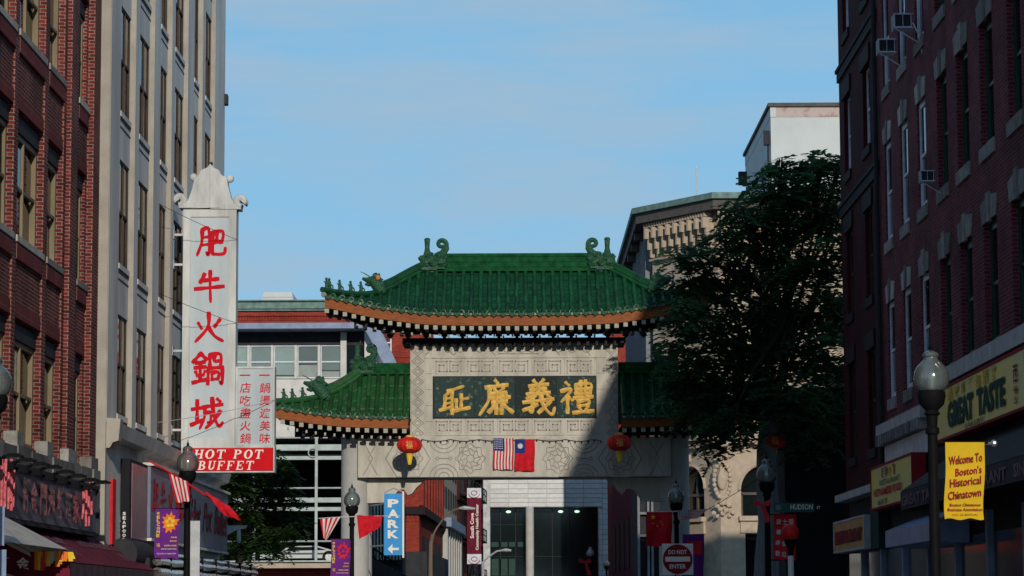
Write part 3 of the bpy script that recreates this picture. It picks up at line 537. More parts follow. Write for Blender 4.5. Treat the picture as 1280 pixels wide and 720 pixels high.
part('arm', MB().prismY([(-8.5, 3.98), (-7.9, 3.98), (-7.95, 3.9), (-8.2, 3.86), (-8.5, 3.7)], 79.7, 79.78), 'window_white', lb); part('drop', MB().lathe([(.03, 0), (.06, .05), (.05, .35), (.03, .4)], -8.15, 79.75, 3.48, 8), 'window_white', lb)
# ------------------------------------------------------------------ the gate
gt = thing('ceremonial_gate', 'stone Chinatown gate with green tiled curving roofs and gold characters on dark marble', 'gate', (-.09, 84.8, 0))
def lerp_tab(t, x):
    if x <= t[0][0]: return t[0][1]
    for (a, c), (b_, d) in zip(t, t[1:]):
        if x <= b_: return c+(d-c)*(x-a)/(b_-a)
    return t[-1][1]
def smooth_tab(t, x): return (lerp_tab(t, x-.18)+lerp_tab(t, x)*2+lerp_tab(t, x+.18))/4
tb = MB(); nn = 6
for i in range(2):
    r = .5 if i == 0 else .44; tb.v += [(r*cos(pi*k/nn), i*1.06-.03, r*sin(pi*k/nn)) for k in range(nn+1)]
tb.f += [(k, k+1, nn+2+k, nn+1+k) for k in range(nn)]+[tuple(range(nn, -1, -1))]; tb.mi = [0]*len(tb.f)
TILE = tb.mesh('roof_tile', 'green_tile', smooth=True); TILE_D = tb.mesh('roof_tile', 'green_dirty', smooth=True)
DISC = MB().prism([(cos(2*pi*k/10), sin(2*pi*k/10)) for k in range(10)], lambda p: (p[0], -.05, p[1]), lambda p: (p[0], .3, p[1])).add([(.55*cos(2*pi*k/8), -.09, .55*sin(2*pi*k/8)) for k in range(8)], [tuple(range(8))]).mesh('eave_disc', 'disc_glaze')
DRIP = MB().prismY([(-.12, .03), (-.1, -.03), (-.05, -.06), (0, -.10), (.05, -.06), (.1, -.03), (.12, .03)], -.012, .012).mesh('drip_tile', 'green_orn')
SQ = MB().box(-.065, -.06, -.075, .065, .02, .055).mesh('rafter_end', 'cream_paint')
def roof(cx, sg, xs, hip, eave, xr, yr, xe, ye, ztop, tmesh, as_parts, tmat, back=True):
    """front slope of a hipped roof; xs column offsets from cx (signed by sg), plan hip line (xr,yr)->(xe,ye)"""
    yh = lambda a: yr if a <= xr else yr+(ye-yr)*(a-xr)/(xe-xr)
    zh = lambda a: ztop if a <= xr else smooth_tab(hip, a)
    ze = lambda a: smooth_tab(eave, a)
    def P(a, t, dz=0): zt, z0 = zh(a), ze(a); return Vector((cx+sg*a if sg else cx+a, ye+(yh(abs(a))-ye)*t, z0+(zt-z0)*t**1.22+dz))
    def PP(x, t, dz=0):
        a = abs(x); zt, z0 = zh(a), ze(a); Y = ye+(yh(a)-ye)*t
        tt = t; return Vector((cx+(sg or 1)*x, Y, z0+(zt-z0)*tt**1.22+dz))
    tiles = MB(); pans = MB(); rear = MB(); pitch = xs[1]-xs[0]
    for x in xs:
        a = abs(x); run = yh(a)-ye; n = max(1, int(round(run/.36)))
        inst('eave_disc', DISC, gt, (0, 0, 0), mtx=Matrix.Translation(PP(x, 0, .03)) @ Matrix.Scale(.088, 4))
        xd = x+pitch/2
        if abs(xd) < xe-.05: inst('drip_tile', DRIP, gt, (0, 0, 0), mtx=Matrix.Translation(PP(xd, 0, -.01)+Vector((0, -.02, 0))))
        if run < .12: continue
        for k in range(n):
            p0, p1 = PP(x, k/n, .0), PP(x, (k+1)/n, .0); d = (p1-p0); L_ = d.length; yv = d.normalized(); xv = Vector((1, 0, 0)); zv = xv.cross(yv).normalized(); xv = yv.cross(zv)
            j = random.uniform(-.012, .012)
            m = Matrix((xv*.155, yv*L_, zv*.19)).transposed().to_4x4(); m.translation = p0+Vector((j, 0, .01+random.uniform(0, .012)))
            if as_parts: inst('roof_tile', tmesh, gt, (0, 0, 0), mtx=m)
            else: tiles.add([m @ Vector(v) for v in tb.v], tb.f)
            mr = Matrix.Diagonal((1, -1, 1, 1)); mr.translation = (0, 2*yr, 0)
            if back: rear.add([mr @ (m @ Vector(v)) for v in tb.v], tb.f)
        for k in range(n):
            for s_ in (-1, 1):
                xa, xb = x, x+s_*pitch/2; xb = max(-xe, min(xe, xb))
                a0, b0, a1, b1 = PP(xa, k/n, .015), PP(xb, k/n, .01), PP(xa, (k+1)/n, -.025), PP(xb, (k+1)/n, -.03)
                pans.quad(a0, b0, b1, a1); pans.quad(a0, b0, b0+Vector((0, 0, -.05)), a0+Vector((0, 0, -.05)))
    if not as_parts: part('roof_tiles', tiles, tmat, gt, kind='stuff', smooth=True)
    part('pan_tiles', pans, 'green_pan' if tmat == 'green_tile' else tmat, gt, kind='stuff')
    if back: rear.add([(v[0], 2*yr-v[1], v[2]) for v in pans.v], pans.f); part('rear_roof_tiles', rear, tmat, gt, kind='stuff')
    return PP, yh, zh, ze
HIP = [(2.9, 12.06), (3.2, 11.88), (3.54, 11.66), (3.98, 11.36), (4.4, 11.18), (4.85, 11.1), (5.59, 11.11), (5.95, 11.16)]
EAV = [(0, 10.45), (1.7, 10.46), (2.9, 10.5), (3.5, 10.58), (4.1, 10.66), (4.7, 10.78), (5.3, 10.92), (5.95, 11.04)]
xs = [-.28*21+.28*i for i in range(43)]
PU, yhU, zhU, zeU = roof(0, 0, xs, HIP, EAV, 2.9, 84.8, 5.95, 82.3, 12.08, TILE, True, 'green_tile')
HS = [(4.7, 8.82), (5.1, 8.49), (5.6, 8.15), (6.2, 7.93), (6.8, 7.81), (7.45, 7.78)]
ES = [(3.2, 7.33), (4.3, 7.35), (5.3, 7.39), (6.0, 7.46), (6.7, 7.56), (7.45, 7.69)]
xs2 = [3.42+.285*i for i in range(15)]
PL, yhL, zhL, zeL = roof(-.02, -1, xs2, HS, ES, 4.7, 84.2, 7.45, 82.6, 8.84, TILE_D, True, 'green_dirty')
PR, yhR, zhR, zeR = roof(-.16, 1, xs2, HS, ES, 4.7, 84.2, 7.45, 82.6, 8.84, TILE, False, 'green_tile')
# side slopes (hip ends)
for (cx, sg, xr, yr, xe, ye, zh, ze, mt) in ((0, 1, 2.9, 84.8, 5.95, 82.3, zhU, zeU, 'green_tile'), (0, -1, 2.9, 84.8, 5.95, 82.3, zhU, zeU, 'green_tile'), (-.02, -1, 4.7, 84.2, 7.45, 82.6, zhL, zeL, 'green_dirty'), (-.16, 1, 4.7, 84.2, 7.45, 82.6, zhR, zeR, 'green_tile')):
    mb = MB(); K = 8
    for i in range(K):
        a, c = xr+(xe-xr)*i/K, xr+(xe-xr)*(i+1)/K; ya, yc = (yr-ye)*(1-i/K), (yr-ye)*(1-(i+1)/K); x0, x1 = cx+sg*a, cx+sg*c
        za, zc = zh(a)-.02, zh(c)-.02
        for s_ in (-1, 1): mb.quad((x0, yr, za), (x0, yr+s_*ya, za), (x1, yr+s_*yc, zc), (x1, yr, zc))
    # plan hip reversed: width along Y grows outwards
    mb = MB()
    for i in range(K):
        a, c = xr+(xe-xr)*i/K, xr+(xe-xr)*(i+1)/K; ya, yc = (yr-ye)*(i/K), (yr-ye)*((i+1)/K)
        mb.quad((cx+sg*a, yr-ya, zh(a)-.02), (cx+sg*a, yr+ya, zh(a)-.02), (cx+sg*c, yr+yc, zh(c)-.02), (cx+sg*c, yr-yc, zh(c)-.02))
    part('hip_end_roof', mb, mt, gt)
def strip(mb, f, u0, u1, n, h0, h1, y0, y1):
    for i in range(n):
        a, c = u0+(u1-u0)*i/n, u0+(u1-u0)*(i+1)/n; za, zc = f(a), f(c)
        xa, xc = a, c
        vs = [(xa, y0, za+h0), (xc, y0, zc+h0), (xc, y0, zc+h1), (xa, y0, za+h1), (xa, y1, za+h0), (xc, y1, zc+h0), (xc, y1, zc+h1), (xa, y1, za+h1)]
        mb.add(vs, [(0, 1, 2, 3), (4, 7, 6, 5), (0, 4, 5, 1), (3, 2, 6, 7)])
    return mb
fU = lambda x: zeU(abs(x)); fL = lambda x: zeL(abs(x+.02)); fR = lambda x: zeR(abs(x+.16))
part('fascia', strip(MB(), fU, -5.85, 5.85, 40, -.36, -.05, 82.36, 82.44), 'orange_paint', gt)
part('fascia', strip(MB(), fU, -5.85, 5.85, 40, -.13, -.02, 87.16, 87.24), 'orange_paint', gt)
part('fascia', strip(MB(), fL, -7.35, -3.32, 16, -.34, -.05, 82.66, 82.74), 'orange_paint', gt); part('fascia', strip(MB(), fR, 3.15, 7.2, 16, -.34, -.05, 82.66, 82.74), 'orange_paint', gt)
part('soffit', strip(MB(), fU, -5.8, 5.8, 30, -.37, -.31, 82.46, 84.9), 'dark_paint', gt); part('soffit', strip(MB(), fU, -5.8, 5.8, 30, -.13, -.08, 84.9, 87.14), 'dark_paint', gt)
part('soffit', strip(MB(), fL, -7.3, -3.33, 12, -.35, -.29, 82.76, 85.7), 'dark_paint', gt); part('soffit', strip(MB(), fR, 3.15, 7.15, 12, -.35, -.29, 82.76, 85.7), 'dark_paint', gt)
for x in xs: inst('rafter_end', SQ, gt, (x*.985, 82.45, fU(x*.985)-.43))
for x in xs2[:-1]:
    inst('rafter_end', SQ, gt, (-.02-x, 82.76, fL(-.02-x)-.41)); inst('rafter_end', SQ, gt, (-.16+x, 82.76, fR(x-.16)-.41))
RAF = MB().box(-.05, 0, -.06, .05, 1.6, .05).mesh('rafter', 'dark_paint'); BIT = MB().box(-.03, 0, -.05, .03, .05, .04).mesh('bracket_tip', 'cream_paint')
for x in xs: inst('rafter', RAF, gt, (x*.985, 82.48, fU(x*.985)-.44))
for i, x in enumerate(xs[2:-2]): inst('bracket_tip', BIT, gt, (x+.14, 83.05, fU(x)-.58-.05*(i % 2)))
for x in xs2[1:-1]: inst('bracket_tip', BIT, gt, (-x+.1, 83.2, fL(-x)-.55-.04*(int(x*7) % 2)))
bm_ = MB()
for k, (w_, z_) in enumerate(((.10, 0), (.16, .12), (.24, .25), (.34, .38))): bm_.box(-.05, -.15-w_*2.2, z_, .05, .15, z_+.1); bm_.box(-w_, -.1-w_*1.6, z_+.04, w_, -.02-w_*1.6, z_+.12)
BRK = bm_.mesh('bracket_cluster', 'dark_paint')
for i in range(15):
    x = -4.0+8.0*i/14; inst('bracket_cluster', BRK, gt, (x, 84.0, 9.95+max(0, abs(x)-3)*.08))
    inst('bracket_cluster', BRK, gt, (x, 85.2, 10.02), pi)
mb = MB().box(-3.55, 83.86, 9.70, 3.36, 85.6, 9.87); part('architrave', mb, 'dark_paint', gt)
mb = MB()
for sgn in (-1, 1):
    mb.prismY([(sgn*3.3, 9.98), (sgn*4.2, 10.06), (sgn*5.0, 10.3), (sgn*5.6, 10.62), (sgn*5.6, 10.75), (sgn*3.3, 10.5)], 83.2, 83.5)
    mb.prismY([(sgn*3.3, 10.2), (sgn*5.0, 10.35), (sgn*5.5, 10.62), (sgn*3.3, 10.5)], 82.8, 83.1)
mb.box(-3.3, 83.5, 9.955, 3.3, 83.7, 10.5); mb.box(-4.3, 85.6, 10.24, 4.3, 85.8, 10.5)
part('bracket_beam', mb, 'dark_paint', gt)
TOO = MB().box(-.05, -.2, -.14, .05, .25, 0).mesh('joist_end', 'dark_paint')
for i in range(23): inst('joist_end', TOO, gt, (-3.25+6.3*i/22, 83.86, 9.74))
for i in range(6):
    for sgn in (-1, 1): inst('joist_end', TOO, gt, (sgn*(3.55+.28*i), 83.3, 10.02+.05*i))
for sgn, f in ((-1, fL), (1, fR)):
    part('side_beam', MB().box(min(sgn*3.35, sgn*6.6)-.08, 83.95, 6.86, max(sgn*3.35, sgn*6.6)-.08, 84.5, 7.06), 'dark_paint', gt)
    part('bracket_backing', MB().box(min(sgn*3.35, sgn*6.9)-.08, 85.2, 6.9, max(sgn*3.35, sgn*6.9)-.08, 85.3, 7.5), 'dark_paint', gt); mb = MB().prismY([(sgn*3.35, 6.98), (sgn*6.0, 7.0), (sgn*6.9, 7.3), (sgn*6.9, 7.4), (sgn*3.35, 7.1)], 83.2, 83.8); part('bracket_beam', mb, 'dark_paint', gt)
    for i in range(10): inst('bracket_cluster', BRK, gt, (sgn*(3.6+.33*i), 83.9, 6.82), 0)
    for i in range(12): inst('joist_end', TOO, gt, (sgn*(3.5+.28*i)-.05, 83.9, 6.88))
# ridges
def ridge(x0, x1, y, z0, h, mt):
    mb = MB(); mb.box(x0, y-.20, z0-.02, x1, y+.20, z0+h*.10); mb.box(x0, y-.05, z0+h*.10, x1, y+.05, z0+h*.9)
    for zc, r in ((.26, .13), (.56, .14), (.88, .16)): mb.tube([(x0, y, z0+h*zc), (x1, y, z0+h*zc)], h*r*.85, 12)
    part('ridge', mb, 'green_ridge', gt, smooth=True)
ridge(-2.5, 2.5, 84.8, 12.06, .56, 'green_tile'); ridge(-5.0, -3.32, 84.2, 8.78, .34, 'green_dirty'); ridge(3.14, 4.85, 84.2, 8.78, .34, 'green_tile')
def hipridge(cx, sg, xr, yr, xe, ye, zh, xend_big, mt):
    pts = [(cx+sg*a, yr+(ye-yr)*(a-xr)/(xe-xr), zh(a)) for a in [xr-.1+(xe-xr+.1)*i/22 for i in range(23)]]
    mb = MB(); V3 = [Vector(p) for p in pts]
    mb.tube([p+Vector((0, -.02, .06)) for p in V3], .085, 8)
    big = [p for p in V3 if abs(p.x-cx) < xend_big]
    mb.tube([p+Vector((0, -.03, .17)) for p in big], .055, 8); mb.tube([p+Vector((0, 0, .24)) for p in big], .06, 8); mb.tube([p+Vector((0, 0, .31)) for p in big], .05, 8)
    part('hip_ridge', mb, mt, gt, smooth=True)
for sg in (-1, 1): hipridge(0, sg, 2.9, 84.8, 5.95, 82.3, zhU, 4.35, 'green_tile')
hipridge(-.02, -1, 4.7, 84.2, 7.45, 82.6, zhL, 6.1, 'green_dirty'); hipridge(-.16, 1, 4.7, 84.2, 7.45, 82.6, zhR, 6.1, 'green_tile')
def lump(mb, c, r, sx=1, sy=1, sz=1, amp=.3, seed=1, n=12, m=9):
    rnd = random.Random(seed); o = len(mb.v); mb.ball((0, 0, 0), 1, n, m)
    for i in range(o, len(mb.v)):
        v = Vector(mb.v[i]); k = 1+amp*(sin(v.x*5+seed)*cos(v.z*6+seed*2)*.6+rnd.uniform(-.5, .5)*.6); mb.v[i] = (c[0]+v.x*r*sx*k, c[1]+v.y*r*sy*k, c[2]+v.z*r*sz*k)
    return mb
def finial(x, y, z, sg, k=1.0, mt='green_orn'):
    """sg=+1: scroll on the +x side"""
    mb = MB(); mb.box(x-.36*k, y-.2*k, z, x+.36*k, y+.2*k, z+.10*k)
    for i, (dx, dz, r) in enumerate(((-.25, .25, .19), (0, .28, .22), (.24, .26, .2), (-.12, .45, .15), (.15, .45, .15), (-.36, .38, .12), (.34, .4, .12), (-.3, .14, .12), (.1, .14, .14))):
        lump(mb, (x+dx*k, y-.06*k, z+dz*k), r*k, 1, .95, .95, .35, i+3, 10, 7)
    body = part('ridge_finial', mb, mt, gt)
    part('finial_post', MB().lathe([(.13*k, 0), (.1*k, .1*k), (.075*k, .2*k), (.085*k, .42*k), (.1*k, .5*k), (.06*k, .54*k)], x-sg*.19*k, y, z+.5*k, 10), mt, body, smooth=True)
    pts = [(x+sg*.1*k, y, z+.42*k), (x+sg*.3*k, y, z+.55*k), (x+sg*.40*k, y, z+.72*k)]; rs = [.13*k, .12*k, .11*k]; cx, cz = x+sg*.26*k, z+.84*k
    for i in range(14):
        t = i/13; a = -.35+t*2.3*pi*.85; rr = .155*k*(1-.62*t); pts.append((cx+sg*rr*cos(a), y, cz+rr*sin(a))); rs.append(.085*k*(1-.35*t))
    part('finial_scroll', MB().tube(pts, rs, 8), mt, body, smooth=True)
finial(-2.62, 84.8, 12.08, 1); finial(2.66, 84.8, 12.08, -1); finial(-4.78, 84.2, 8.8, 1, .9); finial(4.62, 84.2, 8.8, -1, .9)
def beast(x, y, z, sg, k=1.0):
    """dragon head facing outwards (sg = outward x direction)"""
    mb = MB(); mb.tube([(x-sg*.25*k, y, z+.0*k), (x-sg*.1*k, y, z+.2*k), (x+sg*.05*k, y, z+.36*k)], [.17*k, .19*k, .15*k], 9)
    mb.tube([(x, y, z+.38*k), (x+sg*.2*k, y, z+.36*k), (x+sg*.36*k, y, z+.42*k)], [.14*k, .09*k, .04*k], 8)
    mb.tube([(x, y, z+.3*k), (x+sg*.18*k, y, z+.22*k), (x+sg*.28*k, y, z+.24*k)], [.1*k, .06*k, .03*k], 8)
    for i in range(5): lump(mb, (x-sg*(.05+.06*i)*k, y, z+(.5-.03*i*i)*k), .1*k, amp=.4, seed=i+20, n=8, m=6)
    h = part('dragon_head', mb, 'green_orn', gt, smooth=True)
    part('horn', MB().tube([(x+sg*.1*k, y-.05, z+.45*k), (x+sg*.28*k, y-.08, z+.56*k), (x+sg*.42*k, y-.08, z+.62*k)], [.022, .018, .008], 5), 'green_tile', h)
    if k == 1.0 and sg < 0: part('mane', MB().ball((x-sg*.13, y-.16, z+.43), .07, 8, 6, 1, .5, 1.2), 'orange_clay', h)
yU = lambda a: 84.8-2.5*(a-2.9)/3.05
beast(-4.42, yU(4.42), 11.28, -1, 1.0); beast(4.42, yU(4.42), 11.28, 1, 1.0); beast(-6.15, 83.35, 7.98, -1, 1.15); beast(6.0, 83.35, 7.98, 1, 1.0)
fg = MB(); fg.lathe([(.07, 0), (.075, .03), (.05, .07), (.06, .13), (.045, .19), (.028, .22)], n=8); lump(fg, (-.01, 0, .25), .045, amp=.2, n=8, m=6); fg.tube([(.03, 0, .12), (.10, 0, .08), (.11, 0, .0)], [.03, .025, .02], 6); fg.tube([(-.04, 0, .17), (-.09, 0, .19)], .018, 5)
FIG = fg.mesh('ridge_figure', 'green_orn', smooth=True)
for x in (5.72, 5.80, 5.42, 5.10, 4.80):
    for sg in (-1, 1):
        m = Matrix.Translation((sg*x, yU(x), zhU(x)+.12)) @ Matrix.Diagonal((-sg if True else 1, 1, 1.15, 1)); inst('ridge_figure', FIG, gt, (0, 0, 0), mtx=m)
for x in (7.1, 6.85, 6.55):
    for sg, cx, zf in ((-1, -.02, zhL), (1, -.16, zhR)):
        m = Matrix.Translation((cx+sg*x, 84.2-1.6*(x-4.7)/2.75, zf(x)+.12)) @ Matrix.Diagonal((-sg, 1, 1.1, 1)); inst('ridge_figure', FIG, gt, (0, 0, 0), mtx=m)
# masonry
part('upper_wall', MB().box(-3.31, 84.0, 6.80, 3.12, 85.6, 9.74), 'stone_gate', gt)
part('cross_beam', MB().box(-4.91, 83.78, 5.56, 4.72, 85.8, 6.79), 'stone_gate', gt)
col = [(.5, 0), (.5, .35), (.43, .5), (.43, 6.75), (.47, 6.8), (.47, 6.9)]
for x in (-5.04, 4.89):
    for y in (84.45, 86.3): part('column', MB().lathe(col, x, y, 0, 28), 'column_stone', gt, smooth=True)
for sg, pts in ((-1, ((459, 599), (530, 599), (527, 604), (521, 609), (515, 617), (510, 619), (505, 612), (499, 612), (494, 618), (486, 628), (459, 629))), (1, ((838, 597), (757, 597), (762, 604), (768, 606), (772, 612), (778, 618), (783, 611), (789, 610), (795, 614), (802, 626), (838, 627)))):
    pl = [(at(x, y, 84.3).x, min(5.56, at(x, y, 84.3).z)) for x, y in pts]; part('corner_bracket', MB().prismY(pl, 84.25, 84.75), 'stone_gate', gt)
YW = 84.0
ux = lambda px: at(px, 500, YW).x; uz = lambda py: at(643, py, YW).z
XB = [542.4, 592.6, 643.7, 695.4, 744.3]
for i in range(4):
    pn = part('marble_panel', MB().box(ux(XB[i])+.012, YW-.06, uz(521.5), ux(XB[i+1])-.012, YW, uz(471.5)), 'marble', gt)
    ch = '耻廉義禮'[i]; cx, cy, sz = ((567.5, 498.5, .98), (620, 497, 1.14), (672, 497, 1.12), (720, 497, 1.05))[i]
    part('character', brush(MB(), ch, fr3('F', (ux(cx)-sz/2+.01, YW-.062, uz(cy)-sz/2)), sz, wt=11.5, thick=.045, ridge=True), 'gold', pn)
part('plaque_backing', MB().box(ux(541.5), YW-.025, uz(522.5), ux(745), YW, uz(470.5)), 'dark_paint', gt)
part('plaque_frame', bar_frame(MB(), ux(541), ux(745.6), uz(523.2), uz(470), .035, YW-.035, YW+.01), 'dark_paint', gt)
XF = [541.6, 581.3, 621.3, 664.8, 705.8, 744]
def fret(mb, x0, x1, z0, z1, y):
    def seg(a, c, w_=.016): mb.box(min(a[0], c[0])-w_, y-.022, min(a[1], c[1])-w_, max(a[0], c[0])+w_, y, max(a[1], c[1])+w_)
    for h in range(2):
        a = x0+.08+(x1-x0-.1)/2*h; w_ = (x1-x0)/2-.14; fx = lambda u: a+w_*(u if h == 0 else 1-u); fz = lambda v: z0+.09+(z1-z0-.18)*v
        pts = [(0, 0), (0, 1), (1, 1), (1, .2), (.28, .2), (.28, .7), (.72, .7), (.72, .45)]
        for p, q_ in zip(pts, pts[1:]): seg((fx(p[0]), fz(p[1])), (fx(q_[0]), fz(q_[1])))
    return mb
for za, zb in ((471, 447.5), (544.5, 522.5)):
    for i in range(5):
        x0, x1, z0, z1 = ux(XF[i])+.01, ux(XF[i+1])-.01, uz(za)+.01, uz(zb)-.01
        fp_ = part('fret_panel', MB().box(x0, YW-.03, z0, x1, YW, z1), 'stone_gate', gt); part('fret_relief', fret(MB(), x0, x1, z0, z1, YW-.03), 'carve', fp_)
for xa, xb in ((531, 541), (745.5, 756)):
    for k in range(5): part('stone_block', MB().box(ux(xa)+.01, YW-.028, uz(447+20*(k+1))+.008, ux(xb)-.01, YW, uz(447+20*k)-.008), 'stone_gate', gt)
for xa, xb in ((514.5, 530), (758, 771.5)):
    sp2 = part('diamond_strip', MB().box(ux(xa), YW-.02, uz(546), ux(xb), YW, uz(432)), 'stone_gate', gt); cx = (ux(xa)+ux(xb))/2; hw = (ux(xb)-ux(xa))/2-.01
    for k in range(9):
        cz = uz(438+12.9*k); mb = MB(); hh = .158
        for s_ in (1, .55):
            P4 = [(cx, cz+hh*s_), (cx+hw*s_, cz), (cx, cz-hh*s_), (cx-hw*s_, cz)]
            for p, q_ in zip(P4, P4[1:]+P4[:1]): mb.tube([(p[0], YW-.025, p[1]), (q_[0], YW-.025, q_[1])], .013, 4, False)
        part('diamond_carving', mb, 'carve', sp2)
mb = MB(); mb.box(ux(531), YW-.05, uz(447.5), ux(757), YW, uz(445)); mb.box(ux(513), YW-.06, 6.76, ux(772), YW, 6.83); part('string_course', mb, 'stone_gate', gt)
# upper frieze carving and beam carving
def poly_line(mb, pts, y, r=.014, close=False):
    P3 = [(p[0], y, p[1]) for p in pts]; P3 = P3+P3[:1] if close else P3
    for a, c in zip(P3, P3[1:]): mb.tube([a, c], r, 4, False)
mb = MB(); bxp = lambda px, py: (at(px, py, YW).x, at(px, py, YW).z)
for pts in (((531, 444), (545, 432)), ((567, 444), (577, 432)), ((567, 444), (556, 432)), ((620, 445), (608, 432)), ((676, 445), (688, 432)), ((700, 444), (690, 432)), ((738, 444), (728, 432)), ((622, 442), (674, 442))): poly_line(mb, [bxp(*p) for p in pts], YW-.012)
for cx in (560, 575, 600, 634, 652, 665, 698, 715, 733):
    c = bxp(cx, 437); poly_line(mb, [(c[0]+.11*cos(k*pi/4), c[1]+.08*sin(k*pi/4)) for k in range(8)], YW-.012, .012, True)
part('frieze_carving', mb, 'stone_gate_dirty', gt, kind='stuff')
YB = 83.78; bx2 = lambda px, py: (at(px, py, YB).x, at(px, py, YB).z)
for k, (x0, x1) in enumerate(((482, 538), (572, 712), (748, 802))):
    mb = MB(); m0 = (x0+x1)/2; e = 14
    poly_line(mb, [bx2(x0, 573), bx2(x0+e, 550), bx2(x1-e, 550), bx2(x1, 573), bx2(x1-e, 596), bx2(x0+e, 596)], YB-.008, .016, True)
    for cx in ([m0] if k != 1 else [588, 697]):
        c = bx2(cx, 573)
        for rr in (.42, .28, .12): poly_line(mb, [(c[0]+rr*cos(a*pi/8)*(1+.12*cos(a*pi)), c[1]+rr*sin(a*pi/8)*(1+.12*cos(a*pi))) for a in range(16)], YB-.008, .013, True)
        for a in range(8): poly_line(mb, [(c[0]+.13*cos(a*pi/4), c[1]+.13*sin(a*pi/4)), (c[0]+.38*cos(a*pi/4+.2), c[1]+.38*sin(a*pi/4+.2))], YB-.008, .012)
    part('beam_carving', mb, 'carve', gt)
for k, (x0, x1) in enumerate(((538, 572), (712, 748))):
    m0 = (x0+x1)/2; mb = MB()
    for cy, sg in ((550, 1), (596, -1)):
        c = bx2(m0, cy)
        for rr in (.44, .30, .16): poly_line(mb, [(c[0]+rr*cos(a*pi/8), c[1]-sg*rr*.9*sin(a*pi/8)) for a in range(9)], YB-.008, .013)
    c = bx2(m0, 573); poly_line(mb, [(c[0]-.16, c[1]), (c[0]+.16, c[1])], YB-.008, .014)
    for d in (-.2, .2): poly_line(mb, [(c[0]+d+.05*cos(a*pi/3), c[1]+.05*sin(a*pi/3)) for a in range(6)], YB-.008, .012, True)
    part('beam_carving', mb, 'carve', gt)
mb = MB()
for px in (462, 820): poly_line(mb, [bx2(px-8, 552), bx2(px+4, 573), bx2(px-8, 594)], YB-.008, .016); poly_line(mb, [bx2(px+10, 552), bx2(px-2, 573), bx2(px+10, 594)], YB-.008, .014)
part('beam_carving', mb, 'carve', gt)
mb = MB(); prev = None
pts = [(527+i*4, 549+2.4*abs(sin(i*.35))) for i in range(57)]
P3 = [Vector((at(x, y, 83.7).x, 83.74, at(x, y, 83.7).z)) for x, y in pts]; mb.tube(P3, .008, 4)
for p in P3[::2]: mb.ball(p-Vector((0, .02, .03)), .028, 6, 4)
solo('string_lights', mb, 'lintel_dark', 'thin string of small bulbs draped along the top of the gate beam', 'string lights')
# lanterns
def lantern(px, py, Y, k, label, tassel=True):
    c = at(px, py, Y); x, y, z = c; t = thing('paper_lantern', label, 'lantern', c, 'red paper lanterns')
    mb = MB(); n = 28; m = 10
    prof = [(.36*k*sin(pi*i/m)**.8+.02, -.25*k*cos(pi*i/m)) for i in range(m+1)]
    vs = [(x+r*(1-.05*(j % 2))*cos(2*pi*j/n), y+r*(1-.05*(j % 2))*sin(2*pi*j/n), z+zz) for r, zz in prof for j in range(n)]
    mb.add(vs, [(i*n+j, i*n+(j+1) % n, (i+1)*n+(j+1) % n, (i+1)*n+j) for i in range(m) for j in range(n)]); bdy = part('lantern_shade', mb, 'lantern_red', t)
    part('top_cap', MB().lathe([(.12*k, 0), (.12*k, .05*k), (.05*k, .07*k)], x, y, z+.24*k, 12), 'gold', t); part('bottom_cap', MB().lathe([(.11*k, 0), (.12*k, .05*k)], x, y, z-.29*k, 12), 'gold', t)
    if k > .9: part('character', textmb(MB(), '福', fr3('F', (x, y-.385*k, z-.13)), .2, .24, bold=.0, center=True), 'gold', bdy)
    if tassel: part('tassel', MB().lathe([(.05*k, -.3*k), (.11*k, 0)], x, y, z-.29*k, 10), 'yellow_print', t)
    part('cord', MB().tube([(x, y, z+.29*k), (x, y, z+.8*k)], .008, 4), 'wire', t)
    return t
lantern(512, 556.5, 82.3, 1, 'red round paper lantern with yellow tassel at the left end of the gate beam')
lantern(774, 553.5, 82.3, 1, 'red round paper lantern with yellow tassel at the shaded right end of the gate beam')
lantern(967, 551, 76, .93, 'dark red paper lantern above the street lamp in the tree shade')
# flags
def cloth(name, mt, parent, u0, u1, v0, v1, F, n=10, m=8, off=0.0):
    mb = MB(); vs = [F(u0+(u1-u0)*i/n, v0+(v1-v0)*j/m)-Vector((0, off, 0)) for j in range(m+1) for i in range(n+1)]
    mb.add(vs, [(j*(n+1)+i, j*(n+1)+i+1, (j+1)*(n+1)+i+1, (j+1)*(n+1)+i) for j in range(m) for i in range(n)]); return part(name, mb, mt, parent, smooth=True)
def flag_us(label, F, vertical=False, cat='flag', grp=None):
    o = F(0, 0); t = thing('national_flag', label, cat, o, grp); c = cloth('flag_cloth', 'flag_red', t, 0, 1, 0, 1, F)
    G = (lambda u, v: F(v, u)) if vertical else F
    for k in range(6): cloth('white_stripe', 'flag_white', c, 0, 1, (2*k+1)/13, (2*k+2)/13, G, 10, 1, .006)
    if vertical: cloth('canton', 'flag_blue', c, 0, .54, 0, .4, F, 4, 4, .012)
    else: cloth('canton', 'flag_blue', c, 0, .4, 0, .54, F, 4, 4, .012)
    mb = MB()
    for i in range(6):
        for j in range(5):
            u, v = (.05+.075*i+.0, .05+.068*j) if vertical else (.04+.065*i, .06+.1*j)
            p = F(u, v)-Vector((0, .018, 0)); mb.add([p+Vector((.016*cos(a*2*pi/5), 0, .016*sin(a*2*pi/5))) for a in range(5)], [(0, 1, 2, 3, 4)])
    part('stars', mb, 'flag_white', c); return t
def hang(px0, px1, py0, py1, Y, wav=.03):
    a, b_, c, d = at(px0, py0, Y), at(px1, py0, Y), at(px0, py1, Y), at(px1, py1, Y)
    def F(u, v):
        p = a.lerp(b_, u).lerp(c.lerp(d, u), v); return p+Vector((.02*v*sin(6*v), -.03-wav*sin(u*9+v*2)*(.3+v), .012*sin(u*12)*v))
    return F
flag_us('American flag hanging flat from the gate beam, left of the pair', hang(617, 642, 548, 587, 83.7), True)
